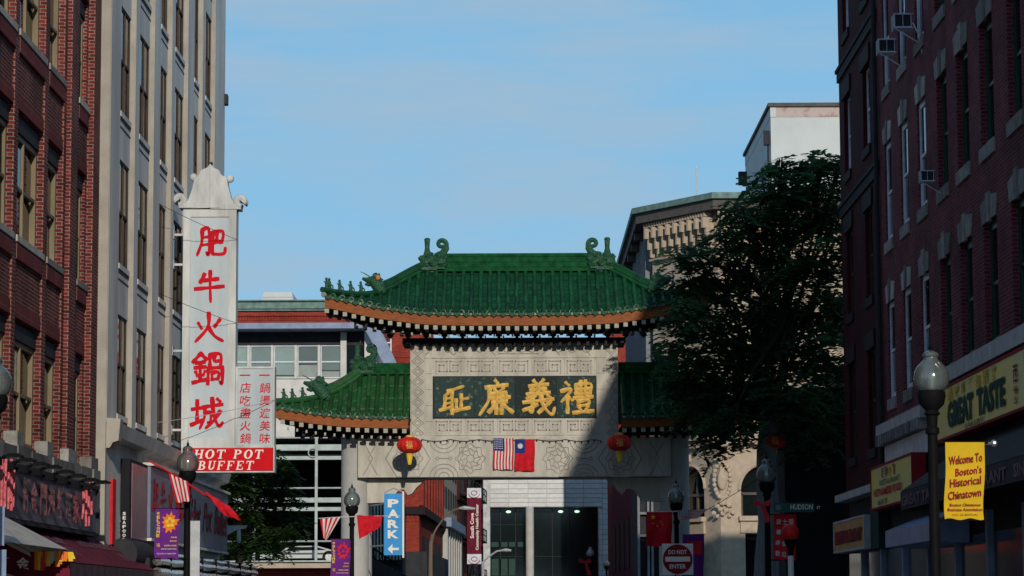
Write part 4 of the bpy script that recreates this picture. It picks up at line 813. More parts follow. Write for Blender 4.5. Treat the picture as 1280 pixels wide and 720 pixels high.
F = hang(644, 668.5, 549, 588.5, 83.7, .04); t = thing('national_flag', 'red flag with blue corner and white sun hanging from the gate beam', 'flag', F(0, 0))
c = cloth('flag_cloth', 'flag_red', t, 0, 1, 0, 1, F); cloth('canton', 'flag_blue', c, 0, .5, 0, .45, F, 4, 4, .006)
p = F(.25, .22)-Vector((0, .02, 0)); mb = MB().add([p+Vector((r*cos(k*pi/12), 0, r*sin(k*pi/12))) for k in range(24) for r in [(.10, .06)[k % 2]]], [tuple(range(24))]); part('sun_emblem', mb, 'flag_white', c)
# ------------------------------------------------------------------ right: red brick building in shade
r = thing('brick_building', 'dark purple red brick building in shade with stone keystone lintels on the right', 'building', (9, 50, 0))
pr = lambda px, py=360: atX(px, py, 8.5)
G1 = [(52.9, 54.2), (50.35, 51.75), (47.7, 49.1), (45.0, 46.3), (42.2, 43.6), (39.5, 40.9)]
G2 = [(55.7, 56.9), (58.3, 59.5), (60.9, 62.05)]
G3 = [(64.4, 65.7), (68.2, 69.5)]
RR = [(6.25, 8.46), (9.85, 12.13), (13.42, 15.7), (17.0, 19.2)]; RR3 = [(5.3, 7.7), (8.95, 11.1), (12.6, 14.6), (16.25, 18.3)]
holes = [(a, c, z0, z1) for a, c in G1+G2 for z0, z1 in RR]+[(a, c, z0, z1) for a, c in G3 for z0, z1 in RR3]
mb = MB(); wall_holes(mb, RX(8.5), 20, 62.9, 5.0, 19.9, [h for h in holes if h[1] < 63], .16); part('wall', mb, 'brick_right', r)
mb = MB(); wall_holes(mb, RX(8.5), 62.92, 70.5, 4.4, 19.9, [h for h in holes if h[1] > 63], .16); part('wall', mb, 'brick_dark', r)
part('core', MB().box(9.1, 20.2, 0, 24, 70.3, 19.7), 'interior', r)
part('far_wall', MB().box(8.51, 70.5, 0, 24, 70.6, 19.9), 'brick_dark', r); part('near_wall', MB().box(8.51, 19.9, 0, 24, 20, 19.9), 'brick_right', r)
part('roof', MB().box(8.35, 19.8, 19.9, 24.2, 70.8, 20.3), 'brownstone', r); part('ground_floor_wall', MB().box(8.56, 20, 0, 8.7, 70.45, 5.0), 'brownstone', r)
for bays, rows, fm, bk in ((G1, RR, 'window_green', 'interior'), (G2, RR, 'window_white', 'interior')):
    for a, c in bays:
        for z0, z1 in rows:
            window(r, 'R', (8.5, (a+c)/2, z0), c-a-.01, z1-z0, fm, bk, 'concrete', recess=.12 if fm == 'window_green' else .05, fw=.13, sill_h=.26, sill_out=.04)
            y = (a+c)/2; w_ = (c-a)/2
            part('keystone_lintel', MB().prismX([(y-w_-.02, z1), (y-.14, z1), (y-.2, z1+.44), (y-w_-.15, z1+.38)], 8.475, 8.52), 'sill_stone' if fm == 'window_white' else 'concrete', r)
            part('keystone_lintel', MB().prismX([(y+w_+.02, z1), (y+.14, z1), (y+.2, z1+.44), (y+w_+.15, z1+.38)], 8.475, 8.52), 'sill_stone' if fm == 'window_white' else 'concrete', r)
            part('keystone', MB().prismX([(y-.13, z1-.03), (y+.13, z1-.03), (y+.17, z1+.5), (y-.17, z1+.5)], 8.455, 8.52), 'concrete', r)
for a, c in G3:
    for z0, z1 in RR3:
        window(r, 'R', (8.5, (a+c)/2, z0), c-a-.01, z1-z0, 'window_brown' if z0 < 12 else 'window_white', 'interior', 'brownstone', recess=.1, fw=.07, sill_h=.22, sill_out=.05)
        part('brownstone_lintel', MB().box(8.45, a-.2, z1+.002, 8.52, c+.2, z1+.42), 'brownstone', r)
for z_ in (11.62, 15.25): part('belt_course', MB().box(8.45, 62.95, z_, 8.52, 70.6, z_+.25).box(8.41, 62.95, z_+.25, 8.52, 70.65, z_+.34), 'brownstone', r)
part('downspout', MB().tube([(8.42, 62.9, 4.5), (8.42, 62.9, 19.8)], .06), 'lintel_dark', r)
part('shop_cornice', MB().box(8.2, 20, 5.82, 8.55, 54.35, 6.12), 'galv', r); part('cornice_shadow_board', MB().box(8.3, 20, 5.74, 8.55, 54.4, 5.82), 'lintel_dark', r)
part('carved_cornice', MB().box(8.25, 55.7, 5.42, 8.6, 62.6, 5.68), 'galv', r)
for i in range(17): part('cornice_corbel', MB().box(8.22, 55.9+.4*i, 5.2, 8.5, 56.08+.4*i, 5.44), 'concrete', r)
part('fascia_board', MB().box(8.42, 55.8, 4.72, 8.58, 62.4, 5.2), 'window_white', r); part('lower_cornice', MB().box(8.2, 63.2, 4.22, 8.6, 70.5, 4.4), 'galv', r)
for y in (35, 38.6, 42.2, 45.8, 49.4, 53, 56.6, 60.2, 63.8, 67.4): part('shop_window', MB().box(8.53, y, .4, 8.56, y+3.1, 2.9), 'dark_glass', r)
for y in (38.3, 41.9, 45.5, 49.1, 52.7, 56.3, 59.9, 63.5, 67.1): part('shop_post', MB().box(8.44, y, 0, 8.56, y+.22, 3.3), 'blue_trim', r)
# air conditioners
def aircon(px, py, label, kind, k=.5):
    c = atX(px, py, 8.15); x, y, z = c; t = thing('air_conditioner', label, 'air conditioner', c, 'window air conditioners'); t.scale = (k, k*1.2, k*1.15); xo = x; s3 = Vector((k, k*1.2, k*1.15))
    b_ = part('case', bar_frame(MB(), x-.36, x+.36, z-.25, z+.25, .03, y-.33, y-.30), 'window_white', t)
    part('case_body', MB().box(x-.34, y-.30, z-.24, x+.40, y+.32, z+.24), 'lintel_dark', t); part('case_top', MB().box(x-.37, y-.34, z+.24, x+.42, y+.34, z+.27).box(x-.37, y-.34, z-.27, x+.42, y+.34, z-.24).box(x-.37, y+.30, z-.24, x-.34, y+.34, z+.24).box(x-.01, y-.335, z-.24, x+.01, y-.302, z+.24), 'window_white', t)
    for i in range(6): part('vent_slat', MB().box(x-.375, y-.26+.1*i, z-.2, x-.345, y-.22+.1*i, z+.2), 'galv', t)
    part('support_arm', MB().tube([(x-.35, y-.3, z-.28), (x+.7, y-.3, z-.85)], .022, 5), 'window_white', t)
    if kind: part('cable', MB().tube([(x+.4, y-.4, z-.1), (x+.6, y-.6, z-.6), (x+.7, y-.75, z-1.3), (x+.9, y-.9, z-1.7)], .025, 5), 'window_white', t)
aircon(1107, 59, 'white boxed air conditioner on a strut, lowest of the upper pair', 0); aircon(1127, 28, 'white boxed air conditioner with a hanging cable, highest of the three', 1); aircon(1158, 221, 'small pale air conditioner below the white window at mid height', 0, .36)
# shop signs
def board(name, label, y0, y1, z0, z1, x, fm, bmat):
    t = thing(name, label, 'sign', (x, (y0+y1)/2, z0)); mb = MB(); mb.box(x, y0, z1-.05, x+.3, y1, z1); mb.box(x, y0, z0, x+.3, y1, z0+.05); mb.box(x, y0, z0+.05, x+.3, y0+.06, z1-.05); mb.box(x, y1-.06, z0+.05, x+.3, y1, z1-.05)
    part('sign_frame', mb, fm, t); return t, part('sign_panel', MB().box(x+.02, y0+.06, z0+.05, x+.28, y1-.06, z1-.05), bmat, t)
def rtext(tx, pan, x, y_left, z, wd_, h, m_, **k): return part('lettering', textmb(MB(), tx, fr3('R', (x, y_left, z)), wd_, h, thick=.012, **k), m_, pan)
t, pn = board('restaurant_sign', 'long yellow shop sign with dark green GREAT TASTE lettering on the right', 42.5, 54.0, 4.72, 5.74, 8.15, 'text_red', 'yellow_sign')
for tx, ya, wd_ in (('GREAT', 51.5, 2.9), ('TASTE', 48.2, 2.8)):
    mb = MB(); textmb(mb, tx, fr3('R', (8.16, ya, 4.90)), wd_, .5, bold=.05, thick=.012); part('lettering', mb, 'text_green', pn)
for i, ch in enumerate('品味軒麵包西餅'): rtext(ch, pn, 8.16, 51.4-.78*i, 5.42, .5, .24, 'yellow_print', bold=.03)
for i, ch in enumerate('西餅'): rtext(ch, pn, 8.16, 44.6, 5.2-.34*i, .36, .3, 'text_red', bold=.02)
rtext('BAKERY', pn, 8.16, 49.5, 4.78, 2.0, .09, 'text_green')
rtext('咖啡', pn, 8.16, 43.6, 5.35, .8, .3, 'text_green')
t, pn = board('restaurant_sign', 'green and yellow shop sign with red and teal lettering above the small blue awning', 56.0, 62.6, 3.74, 4.72, 8.1, 'text_red', 'yellow_sign')
for i, ch in enumerate('越南小館'): rtext(ch, pn, 8.11, 60.7-.6*i, 4.4, .4, .24, 'text_red', bold=.02)
rtext('RESTAURANT', pn, 8.11, 61.0, 4.24, 3.2, .12, 'street_green', bold=.02); rtext('VIETNAMESE FOOD', pn, 8.11, 62.1, 4.02, 4.6, .17, 'red_print', bold=.04); rtext('617', pn, 8.11, 61.4, 3.82, 1.6, .12, 'street_green', bold=.03)
t, pn = board('restaurant_sign', 'small yellow shop sign with red lettering lowest and farthest along the right facade', 64.3, 70.6, 2.92, 3.72, 8.15, 'galv', 'brown_sign')
rtext('RESTAURANT', pn, 8.16, 70.2, 3.12, 5.5, .34, 'text_red', bold=.07)
part('green_surround', MB().box(8.3, 62.8, 2.9, 8.6, 64.25, 3.9), 'green_board', t)
# awnings on the right
aw = thing('grey_awning', 'dark grey cloth awning with pale RESTAURANT lettering below the yellow sign', 'awning', (8, 47, 3.3))
part('canopy', MB().prism([(8.55, 4.66), (7.2, 3.72), (7.22, 3.68), (8.55, 4.6)], lambda p: (p[0], 36, p[1]), lambda p: (p[0], 51.2, p[1])), 'awning_grey', aw)
mb = MB(); mb.box(7.19, 36, 3.36, 7.21, 51.2, 3.70); vl = part('valance', mb, 'awning_grey', aw)
part('end_panel', MB().prismY([(8.55, 4.6), (7.22, 3.68), (7.22, 3.36), (8.55, 3.36)], 51.18, 51.22), 'awning_grey', aw)
rtext('RESTAURANT', vl, 7.18, 44.4, 3.42, 4.4, .2, 'grey_letter', bold=.03); rtext('GREAT TASTE', vl, 7.18, 50.9, 3.42, 4.6, .2, 'grey_letter', bold=.03); rtext('SINCE', vl, 7.18, 39.4, 3.42, 1.6, .2, 'grey_letter', bold=.03)
ba = thing('blue_awning', 'small blue metal box awning under the green and yellow sign', 'awning', (8, 58, 2.7))
part('awning_box', MB().prism([(8.5, 3.44), (7.75, 3.14), (7.75, 2.8), (8.5, 2.76)], lambda p: (p[0], 51.4, p[1]), lambda p: (p[0], 57.6, p[1])), 'blue_metal', ba)
solo('painted_reflection', MB().box(8.4, 44.6, 2.3, 8.5, 45.4, 2.5).box(8.4, 44.6, 1.9, 8.5, 45.4, 2.1), 'window_white', 'pale slabs put in as reflections on the dark shop window at lower right', 'reflection')  # white slabs standing in for reflections on the glass
# dark shopfronts beyond the side street
db = thing('corner_building', 'dark unlit building behind the big tree beyond the side street', 'building', (14, 90, 0))
part('wall', MB().box(7.75, 79, 0, 24, 82, 7.9), 'interior', db)
for z_ in (1.0, 4.6):
    for x in (9.6, 12.0, 14.4, 16.8): part('window', MB().box(x, 78.93, z_, x+1.3, 79, z_+2), 'dark_glass', db)
# ------------------------------------------------------------------ street lamps
def lamp(px, py, label, top=4.8, globe='globe', arm=None):
    n_ = 755-py; Y = (top-1.6)/n_*3400*.995; c = at(px, py, Y); x, y = c.x, c.y; H = c.z
    t = thing('street_lamp', label, 'street lamp', (x, y, 0), 'acorn globe street lamps')
    zb = H-.80
    part('pole', MB().lathe([(.2, 0), (.2, .25), (.14, .4), (.12, .9), (.085, 1.0), (.07, 1.2), (.06, zb-.35), (.085, zb-.33), (.085, zb-.27), (.06, zb-.25), (.07, zb-.12), (.1, zb-.1), (.07, zb-.04)], x, y, 0, 14), 'black_metal', t, smooth=True)
    part('fitter', MB().lathe([(.07, zb-.06), (.15, zb+.02), (.17, zb+.12), (.165, zb+.17), (.12, zb+.19)], x, y, 0, 16), 'black_metal', t, smooth=True)
    gl = part('globe', MB().lathe([(.13, zb+.17), (.175, zb+.20), (.205, zb+.26), (.216, zb+.33), (.205, zb+.41), (.17, zb+.48), (.12, zb+.53), (.088, zb+.56), (.085, zb+.585), (.10, zb+.605), (.09, zb+.64), (.045, zb+.67)], x, y, 0, 24), globe, t, smooth=True)
    part('bulb', MB().lathe([(.035, zb+.18), (.05, zb+.22), (.055, zb+.34), (.03, zb+.4)], x, y, 0, 10), 'galv', t)
    part('finial', MB().lathe([(.045, zb+.665), (.02, zb+.69), (.03, zb+.71), (.012, zb+.735), (.004, zb+.80)], x, y, 0, 8), 'black_metal', t); return t, x, y, H
lamp(235, 549, 'street lamp with glass globe in front of the red hot pot panel')
lamp(-6, 432, 'street lamp with pale globe cut by the left edge of the photo')
lamp(440, 603, 'street lamp before the left column of the gate')
lamp(845, 598, 'street lamp before the right column of the gate, above the do not enter sign')
lamp(958, 566, 'street lamp with globe in front of the grey tree trunk')
lamp(1163, 425, 'large near street lamp with globe against the right brick building')
lamp(522, 681, 'distant street lamp with pink bow seen through the gate at left', globe='globe_pale'); lamp(738, 681, 'distant street lamp with red flag seen through the gate at right', globe='globe_pale')
for px, py, l in ((513, 694, 'small distant street lamp left of the one with the pink bow'), (540, 700, 'small distant street lamp right of the one with the pink bow'), (758, 696, 'small distant street lamp just right of the white column'), (771, 692, 'small distant street lamp farthest right in the gate opening')): lamp(px, py, l, globe='globe_pale', top=4.8)
# banners on lamps
def banner(px0, px1, py0, py1, Y, m_, label, grp=None, poles=True, pole_px=None):
    F = hang(px0, px1, py0, py1, Y, .005); t = thing('street_banner', label, 'banner', F(.5, 1), grp); c = cloth('banner_cloth', m_, t, 0, 1, 0, 1, F, 12, 10)
    if poles:
        for v in (0, 1):
            a = F(0, v); b_ = F(1, v); e = (at(pole_px, 600, Y).x if pole_px else b_.x); xs_ = sorted((a.x, b_.x, e)); part('banner_rod', MB().tube([(xs_[0]-.02, a.y+.03, a.z), (xs_[2]+.05, a.y+.03, b_.z)], .016, 6), 'black_metal', t)
    return t, c, F
def btext(tx, c, F, u, v, wd_, h, m_, Y, **k):
    p = F(u, v); part('lettering', textmb(MB(), tx, frame((p.x, p.y-.018, p.z), k.pop('U', (1, 0, 0)), k.pop('V', (0, 0, 1))), wd_, h, thick=.004, **k), m_, c)
Yn = 33.0
t, c, F = banner(1181, 1230, 553, 649, Yn, 'yellow_banner', 'yellow banner welcoming to Boston\'s historical Chinatown on the near lamp', pole_px=1163)
for tx, u0, v, wd_, h in (('Welcome To', .08, .305, .405, .105), ('Boston\'s', .25, .445, .32, .095), ('Historical', .13, .60, .38, .10), ('Chinatown', .10, .765, .405, .10)):
    btext(tx, c, F, u0, v, wd_, h, 'text_red', Yn, bold=.015, U=Vector((1, 0, .12)).normalized(), V=(0, 0, 1))
btext('Boston Chinatown', c, F, .15, .845, .37, .035, 'text_red', Yn, bold=.02); btext('Business Association', c, F, .09, .905, .42, .035, 'text_red', Yn, bold=.02); btext('CITY OF BOSTON', c, F, .2, .965, .3, .022, 'text_red', Yn)
p = at(1243, 554, Yn); part('rod_ball', MB().ball((p.x, p.y+.03, p.z), .045, 10, 8).tube([(p.x-.22, p.y+.03, p.z), (p.x, p.y+.03, p.z)], .018, 6), 'steel', t)
def purple(px0, px1, py0, py1, Y, label, pp):
    t, c, F = banner(px0, px1, py0, py1, Y, 'purple', label, 'purple welcome banners', pole_px=pp); W_ = (px1-px0)*Y/3400
    for i, ch in enumerate('WELCOME'): btext(ch, c, F, .07, .13+.075*i, W_*.13, W_*.13, 'yellow_print', Y, bold=.05)
    rnd = random.Random(2); mb = MB(); o = F(.62, .28)+Vector((0, -.02, 0)); pts = []
    for k in range(22): a = k*2*pi/22; q_ = W_*(.40 if k % 2 else .26)*rnd.uniform(.8, 1.1); pts.append(o+Vector((q_*cos(a), 0, q_*sin(a)*1.15)))
    mb.add(pts, [tuple(range(22))]); part('printed_emblem', mb, 'orange_print' if px0 < 300 else 'red_print', c)
    mb = MB(); o2 = o+Vector((0, -.012, 0))
    for k in range(5): a = k*1.256+.4; mb.add([o2+Vector((W_*.13*cos(a)+W_*.08*cos(b*2*pi/7), -.002*k, W_*.15*sin(a)+W_*.08*sin(b*2*pi/7))) for b in range(7)], [tuple(range(7))])
    part('printed_emblem', mb, 'yellow_print' if px0 < 300 else 'purple', c)
    for tx, v, wd_ in (('DINE', .60, .24), ('SHOP', .675, .28), ('EXPLORE', .75, .5)): btext(tx, c, F, .93-wd_, v, W_*wd_, W_*.06, 'yellow_print', Y, bold=.03)
    btext('BOSTON CHINATOWN', c, F, .3, .82, W_*.62, W_*.05, 'letter_white', Y); btext('福', c, F, .1, .78, W_*.14, W_*.16, 'yellow_print', Y)
    btext('WELCOME TO CHINATOWN', c, F, .1, .93, W_*.8, W_*.05, 'letter_white', Y)
purple(194, 224, 636, 698, 52.5, 'purple welcome banner with orange emblem at the left lamp', 235); purple(414, 438, 674, 726, 70.5, 'purple welcome banner with red emblem beside the gate column lamp', 440)
F = hang(853, 880, 668, 724, 68, .02); t = thing('street_banner', 'dark purple banner in shade right of the do not enter sign', 'banner', F(.5, 1), 'purple welcome banners'); c = cloth('banner_cloth', 'purple', t, 0, 1, 0, 1, F); cloth('printed_emblem', 'red_print', c, .2, .9, .15, .45, F, 4, 4, .02)
t, c, F = banner(967, 995, 643, 700, 56.8, 'red_print', 'red banner with white Chinese characters under the street name sign', pole_px=958)
for j, tx in enumerate(('波士頓', '華埠', '商會', '歡迎你')):
    for i, ch in enumerate(tx): btext(ch, c, F, .10+.28*i, .22+.235*j, .10, .11, 'letter_white', 56, bold=.01)
# pennants and flags on strings
sgp = at(186, 576, 52.3); wire(sgp, at(300, 650, 52.3), -.05, 'red and white twisted cord carrying flags past the left lamp', .018, 'flag_red', 'flag_cord', 'cord')
def tri(name, pts, Y, m_, label, cat='pennant', n=8, grp=None, stripes=0):
    P = [at(px, py, Y) for px, py in pts]; mb = MB(); vs = []; fs = []
    for j in range(n+1):
        for i in range(n+1):
            u, v = i/n, j/n; top_ = P[0].lerp(P[1], u); bot_ = P[3].lerp(P[2], u) if len(P) > 3 else P[2]
            vs.append(top_.lerp(bot_, v)+Vector((0, -.05*sin(u*10+v*3)*v, .01*sin(u*14))))
    fs = [(j*(n+1)+i, j*(n+1)+i+1, (j+1)*(n+1)+i+1, (j+1)*(n+1)+i) for j in range(n) for i in range(n)]
    mb.v = vs; mb.f = fs; mb.mi = [(f[0] % (n+1)) % 2 if stripes else 0 for f in fs]
    return solo(name, mb, [m_, 'flag_white'] if stripes else [m_], label, cat, grp, smooth=True)
tri('pennant', ((211, 592), (235, 602), (238, 626), (221, 629)), 52.1, 'flag_red', 'red and white striped flag drooping left of the lamp by the buffet panel', n=9, stripes=1)
tri('pennant', ((256, 614), (287, 633), (302, 651), (280, 644)), 52.1, 'flag_red', 'plain red flag drooping right of the lamp by the buffet panel')
wire(at(398, 648, 70.3), at(500, 645, 70.3), -.02, 'thin cord with small flags at the gate column lamp', .01, 'flag_white', 'flag_cord', 'cord')
tri('pennant', ((400, 649), (426, 646), (408, 676), (404, 672)), 70.2, 'flag_red', 'small striped flag left of the gate column lamp', stripes=1)
tri('pennant', ((446, 644), (478, 645), (475, 659), (449, 674)), 70.2, 'flag_red', 'plain red flag right of the gate column lamp')
F = hang(808, 840, 640, 683, 67.5, .05); t = thing('national_flag', 'red flag with five yellow stars left of the right gate lamp', 'flag', F(0, 0)); c = cloth('flag_cloth', 'flag_red', t, 0, 1, 0, 1, F)
mb = MB()
for u, v, rr in ((.25, .15, .075), (.55, .28, .025), (.62, .36, .025), (.42, .40, .025), (.24, .34, .025)):
    p = F(u, v)-Vector((0, .03, 0)); mb.add([p+Vector(((rr if k % 2 == 0 else rr*.4)*sin(k*pi/5), 0, (rr if k % 2 == 0 else rr*.4)*cos(k*pi/5))) for k in range(10)], [tuple(range(10))])
part('stars', mb, 'yellow_print', c)
P = [at(*p, 67.3) for p in ((846, 638), (884, 637), (872, 648), (848, 650))]
flag_us('American flag sagging right of the right gate lamp', lambda u, v: P[0].lerp(P[1], u).lerp(P[3].lerp(P[2], u), v)+Vector((0, -.04*sin(u*8), 0)))
wire(at(806, 640, 67.5), at(890, 636, 67.5), .02, 'thin cord with two flags at the right gate lamp', .01, 'flag_white', 'flag_cord', 'cord')
wire(at(884, 637, 67.5), at(985, 572, 67.5), .05, 'thin wire rising from the right gate lamp to the tree trunk', .008)
for px, py, Y, l in ((526, 697, 143, 'pink bow tied below a distant lamp in the gate opening'), (952, 632, 56.5, 'small red bow tied on the lamp by the tree trunk'), (731, 703, 143, 'red flag on the distant lamp right of the white column')):
    c = at(px, py, Y); k = 1.5 if Y > 100 else .8; mb = MB()
    for sx in (-1, 1): mb.prismY([(c.x, c.z+.05*k), (c.x+sx*.2*k, c.z+.16*k), (c.x+sx*.22*k, c.z-.02*k), (c.x, c.z-.03*k)], c.y-.2, c.y-.14)
    mb.prismY([(c.x-.03, c.z), (c.x+.06*k, c.z), (c.x+.24*k, c.z-.42*k), (c.x+.08*k, c.z-.45*k)], c.y-.17, c.y-.12); solo('ribbon_bow', mb, 'bow_red', l, 'bow')
# traffic signs
p = at(847, 699, 60); x, z = p.x, p.z; sc = 1/56.7; t = thing('traffic_sign', 'square white sign with red disc reading do not enter', 'sign', (x, 60, 0)); h = 19.3*sc
bk = part('sign_plate', MB().box(x-h, 59.98, z-h, x+h, 60, z+h), 'letter_white', t)
dc = part('red_disc', MB().prismY([(x+.955*h*cos(k*pi/24), z+.955*h*sin(k*pi/24)) for k in range(48)], 59.965, 59.978), 'text_red', t)
part('white_bar', MB().box(x-.8*h, 59.955, z-.16*h, x+.8*h, 59.964, z+.16*h), 'letter_white', t)
for tx, dz, wd_ in (('DO NOT', .32, 1.2), ('ENTER', -.6, 1.05)): part('lettering', textmb(MB(), tx, fr3('F', (x, 59.96, z+dz*h)), wd_*h, .28*h, bold=.02, center=True), 'letter_white', t)
part('post', MB().box(x-.03, 60.0, 0, x+.03, 60.05, z+h-.05), 'galv', t)
a, c = at(967, 628.5, 56.4), at(1018, 640, 56.4); t = thing('street_name_sign', 'narrow green street name plate reading HUDSON ST', 'sign', (a.x, 56.4, c.z))
bk = part('sign_blade', MB().box(a.x, 56.4, c.z, c.x, 56.43, a.z), 'street_green', t); part('lettering', textmb(MB(), 'HUDSON', fr3('F', (at(978, 0, 56.4).x, 56.395, c.z+.05)), .46, .11, bold=.015), 'letter_white', bk); part('lettering', textmb(MB(), 'ST', fr3('F', (at(1010, 0, 56.4).x, 56.395, c.z+.06)), .075, .06, bold=.02), 'letter_white', bk)
part('city_seal', MB().prismY([(a.x+.09+.06*cos(k*pi/8), (a.z+c.z)/2+.06*sin(k*pi/8)) for k in range(16)], 56.385, 56.395), 'copper', bk)
p = at(988, 666, 50); x, z = p.x, p.z; t = thing('beacon_post', 'red globe beacon on a white post below the street name sign', 'beacon', (x, 50, 0))
part('red_globe', MB().ball((x, 50, z), .165, 20, 14), 'lantern_red', t, smooth=True); part('collar', MB().lathe([(.05, -.42), (.06, -.3), (.12, -.15), (.12, -.12)], x, 50, z, 12), 'black_metal', t); part('post', MB().lathe([(.055, 0), (.055, z-.42)], x, 50, 0, 12), 'letter_white', t)
for (px0, px1, py0, py1, l) in ((-14, 6, 633, 682, 'upper grey back of a traffic plate at the left edge'), (-14, 8, 687, 722, 'lower grey back of a traffic plate at the left edge')):
    a, c = at(px0, py1, 35), at(px1, py0, 35); solo('traffic_plate', MB().box(a.x, 35, a.z, c.x, 35.02, c.z), 'blue_trim', l, 'sign')
a, c = at(236, 728, 53), at(250, 651, 53); solo('traffic_plate', MB().box(a.x, 53, a.z, c.x, 53.03, c.z), 'galv', 'tall pale grey plate behind the left lamp pole', 'sign')
# ------------------------------------------------------------------ buildings behind the gate
def XZ(px, py, Y): p = at(px, py, Y); return p.x, p.z
def fbox(mb, px0, px1, py0, py1, Y, d=.3, out=0.0):
    """front-facing block at distance Y with the given outline"""
    a, c = at(px0, py1, Y), at(px1, py0, Y); return mb.box(a.x, Y-out, a.z, c.x, Y+d, c.z)
YO = 125.0
o = thing('office_building', 'brick and white panel building with copper cornice and blinds behind the gate roof at left', 'building', at(380, 740, YO))
zz = lambda py, Y=YO: at(400, py, Y).z; xx = lambda px, Y=YO: at(px, 400, Y).x
part('wall', MB().box(xx(200), YO+.5, zz(545), xx(462), YO+14, zz(395)), 'white_wall', o)
part('brick_frieze', MB().box(xx(200), YO+.2, zz(413), xx(440), YO+.5, zz(388)), 'brick_far', o)
for i in range(46):
    x = xx(270)+.135*2*i*.5*1.0
    if x < xx(436): part('brick_corbel', MB().box(x, YO+.08, zz(400), x+.07, YO+.2, zz(395)), 'brick_far', o)
part('corbel_course', MB().box(xx(200), YO+.05, zz(394.5), xx(440), YO+.2, zz(389)).box(xx(200), YO+.1, zz(403), xx(440), YO+.2, zz(400.5)), 'brick_far', o)
part('copper_cornice', MB().box(xx(200), YO-.2, zz(386), xx(441), YO+.6, zz(377)).box(xx(200), YO-.35, zz(377), xx(442), YO+.6, zz(375.5)).box(xx(200), YO-.1, zz(388.5), xx(441), YO+.5, zz(386)), 'copper', o)
part('metal_canopy', MB().prismX([(YO+.5, zz(405)), (YO-1.3, zz(407)), (YO-1.3, zz(414)), (YO+.5, zz(414))], xx(200), xx(455)), 'blue_trim', o)
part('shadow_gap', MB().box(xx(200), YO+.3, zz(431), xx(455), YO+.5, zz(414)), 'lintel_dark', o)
part('spandrel', MB().box(xx(200), YO+.2, zz(500), xx(458), YO+.5, zz(473.5)), 'white_wall', o)
ms_ = [252, 281, 310.5, 340, 369.5, 398.5, 427]
for i, (a, c) in enumerate(zip(ms_, ms_[1:])):
    dr = [.0, .0, 0, .08, .42, .22][i]; x0, x1 = xx(a+2), xx(c-1)
    window(o, 'F', ((x0+x1)/2, YO+.2, zz(472)), x1-x0, zz(431)-zz(472), 'window_white', 'blind', None, recess=.1, fw=.04, drop=dr)
    part('mullion', MB().box(xx(a-1.5), YO+.1, zz(473), xx(a+1.8), YO+.42, zz(431)), 'white_wall', o)
part('mullion', MB().box(xx(425.5), YO+.1, zz(500), xx(433), YO+.45, zz(415)), 'white_wall', o)
part('window', MB().box(xx(433), YO+.35, zz(470), xx(455), YO+.4, zz(416)), 'dark_glass', o); part('corner_pier', MB().box(xx(456), YO-.2, zz(500), xx(473), YO+.5, zz(404)), 'white_wall', o)
a, c = at(452, 404, YO-1), at(486, 456, YO-1); part('rake_trim', MB().prismY([(a.x, a.z), (a.x+.75, a.z), (c.x+.4, c.z), (c.x-.2, c.z)], YO-1.2, YO-.9), 'blue_trim', o)
ph = part('roof_penthouse', MB().prism([(xx(313), zz(378)), (xx(361), zz(378)), (xx(355.5), zz(352.5)), (xx(319.5), zz(352.5))], lambda p: (p[0], YO+4, p[1]), lambda p: (p[0], YO+9, p[1])), 'whitewash', o)
for py in (358.5, 364.5, 371): part('panel_joint', MB().box(xx(315), YO+3.97, zz(py+.5), xx(358), YO+4.0, zz(py)), 'galv', ph)
mb = MB()
for i in range(27): x = xx(332)+.1*i; mb.tube([(x, YO+2, zz(377)), (x+.22, YO+2, zz(369.5))], .013, 4, False); mb.tube([(x+.22, YO+2, zz(377)), (x, YO+2, zz(369.5))], .013, 4, False)
mb.tube([(xx(330), YO+2, zz(369)), (xx(402), YO+2, zz(369))], .03, 5); part('roof_railing', mb, 'weathered', o)
# parking garage
YG = 123.0; k = thing('parking_garage', 'open dark parking garage with pale slab edges and rails behind the left tree', 'building', at(380, 740, YG)); zg = lambda py: at(400, py, YG).z; xg = lambda px: at(px, 600, YG).x
part('interior', MB().box(xg(200), YG+9, 0, xg(470), YG+9.3, zg(540)), 'interior', k); part('side_wall', MB().box(xg(446), YG+.4, 0, xg(466), YG+9, zg(540)), 'lintel_dark', k)
for a, c in ((555.5, 563), (570, 574.5), (622, 628), (634, 638.5)): part('slab_edge', MB().box(xg(200), YG, zg(c), xg(450), YG+.5, zg(a)), 'rail_pale', k)
for a, c in ((558, 572), (624, 637)): part('floor_slab', MB().box(xg(200), YG+.5, zg(c), xg(446), YG+9, zg(a)), 'interior', k)
for y in (547, 610, 676.5): part('rail', MB().tube([(xg(200), YG, zg(y)), (xg(428 if y > 550 else 410), YG, zg(y))], .04, 6), 'rail_pale', k)
for x in (395.5, 318): part('post', MB().box(xg(x-1.7), YG-.08, zg(702), xg(x+1.7), YG-.01, zg(547)), 'rail_pale', k)
part('clock_disc', MB().tube([(xg(391)+.2*cos(a*pi/6), YG-.1, zg(566)+.2*sin(a*pi/6)) for a in range(13)], .03, 5), 'rail_pale', k)
part('deck', MB().box(xg(200), YG-.2, zg(710), xg(450), YG+9, zg(704)), 'limestone', k); part('deck_rail', MB().box(xg(200), YG-.25, zg(702.5), xg(450), YG-.2, zg(700.5)), 'rail_pale', k)
part('ground_wall', MB().box(xg(200), YG+1, 0, xg(470), YG+1.3, zg(712)), 'brick_far', k)
cY = YG+2.5; cz = zg(704)+.02; cx0 = at(327, 690, cY).x; L_ = 4.1; ks = L_/4.1
car = thing('parked_car', 'pale parked car on the garage deck behind the tree and gate', 'car', (cx0+L_/2, cY, cz))
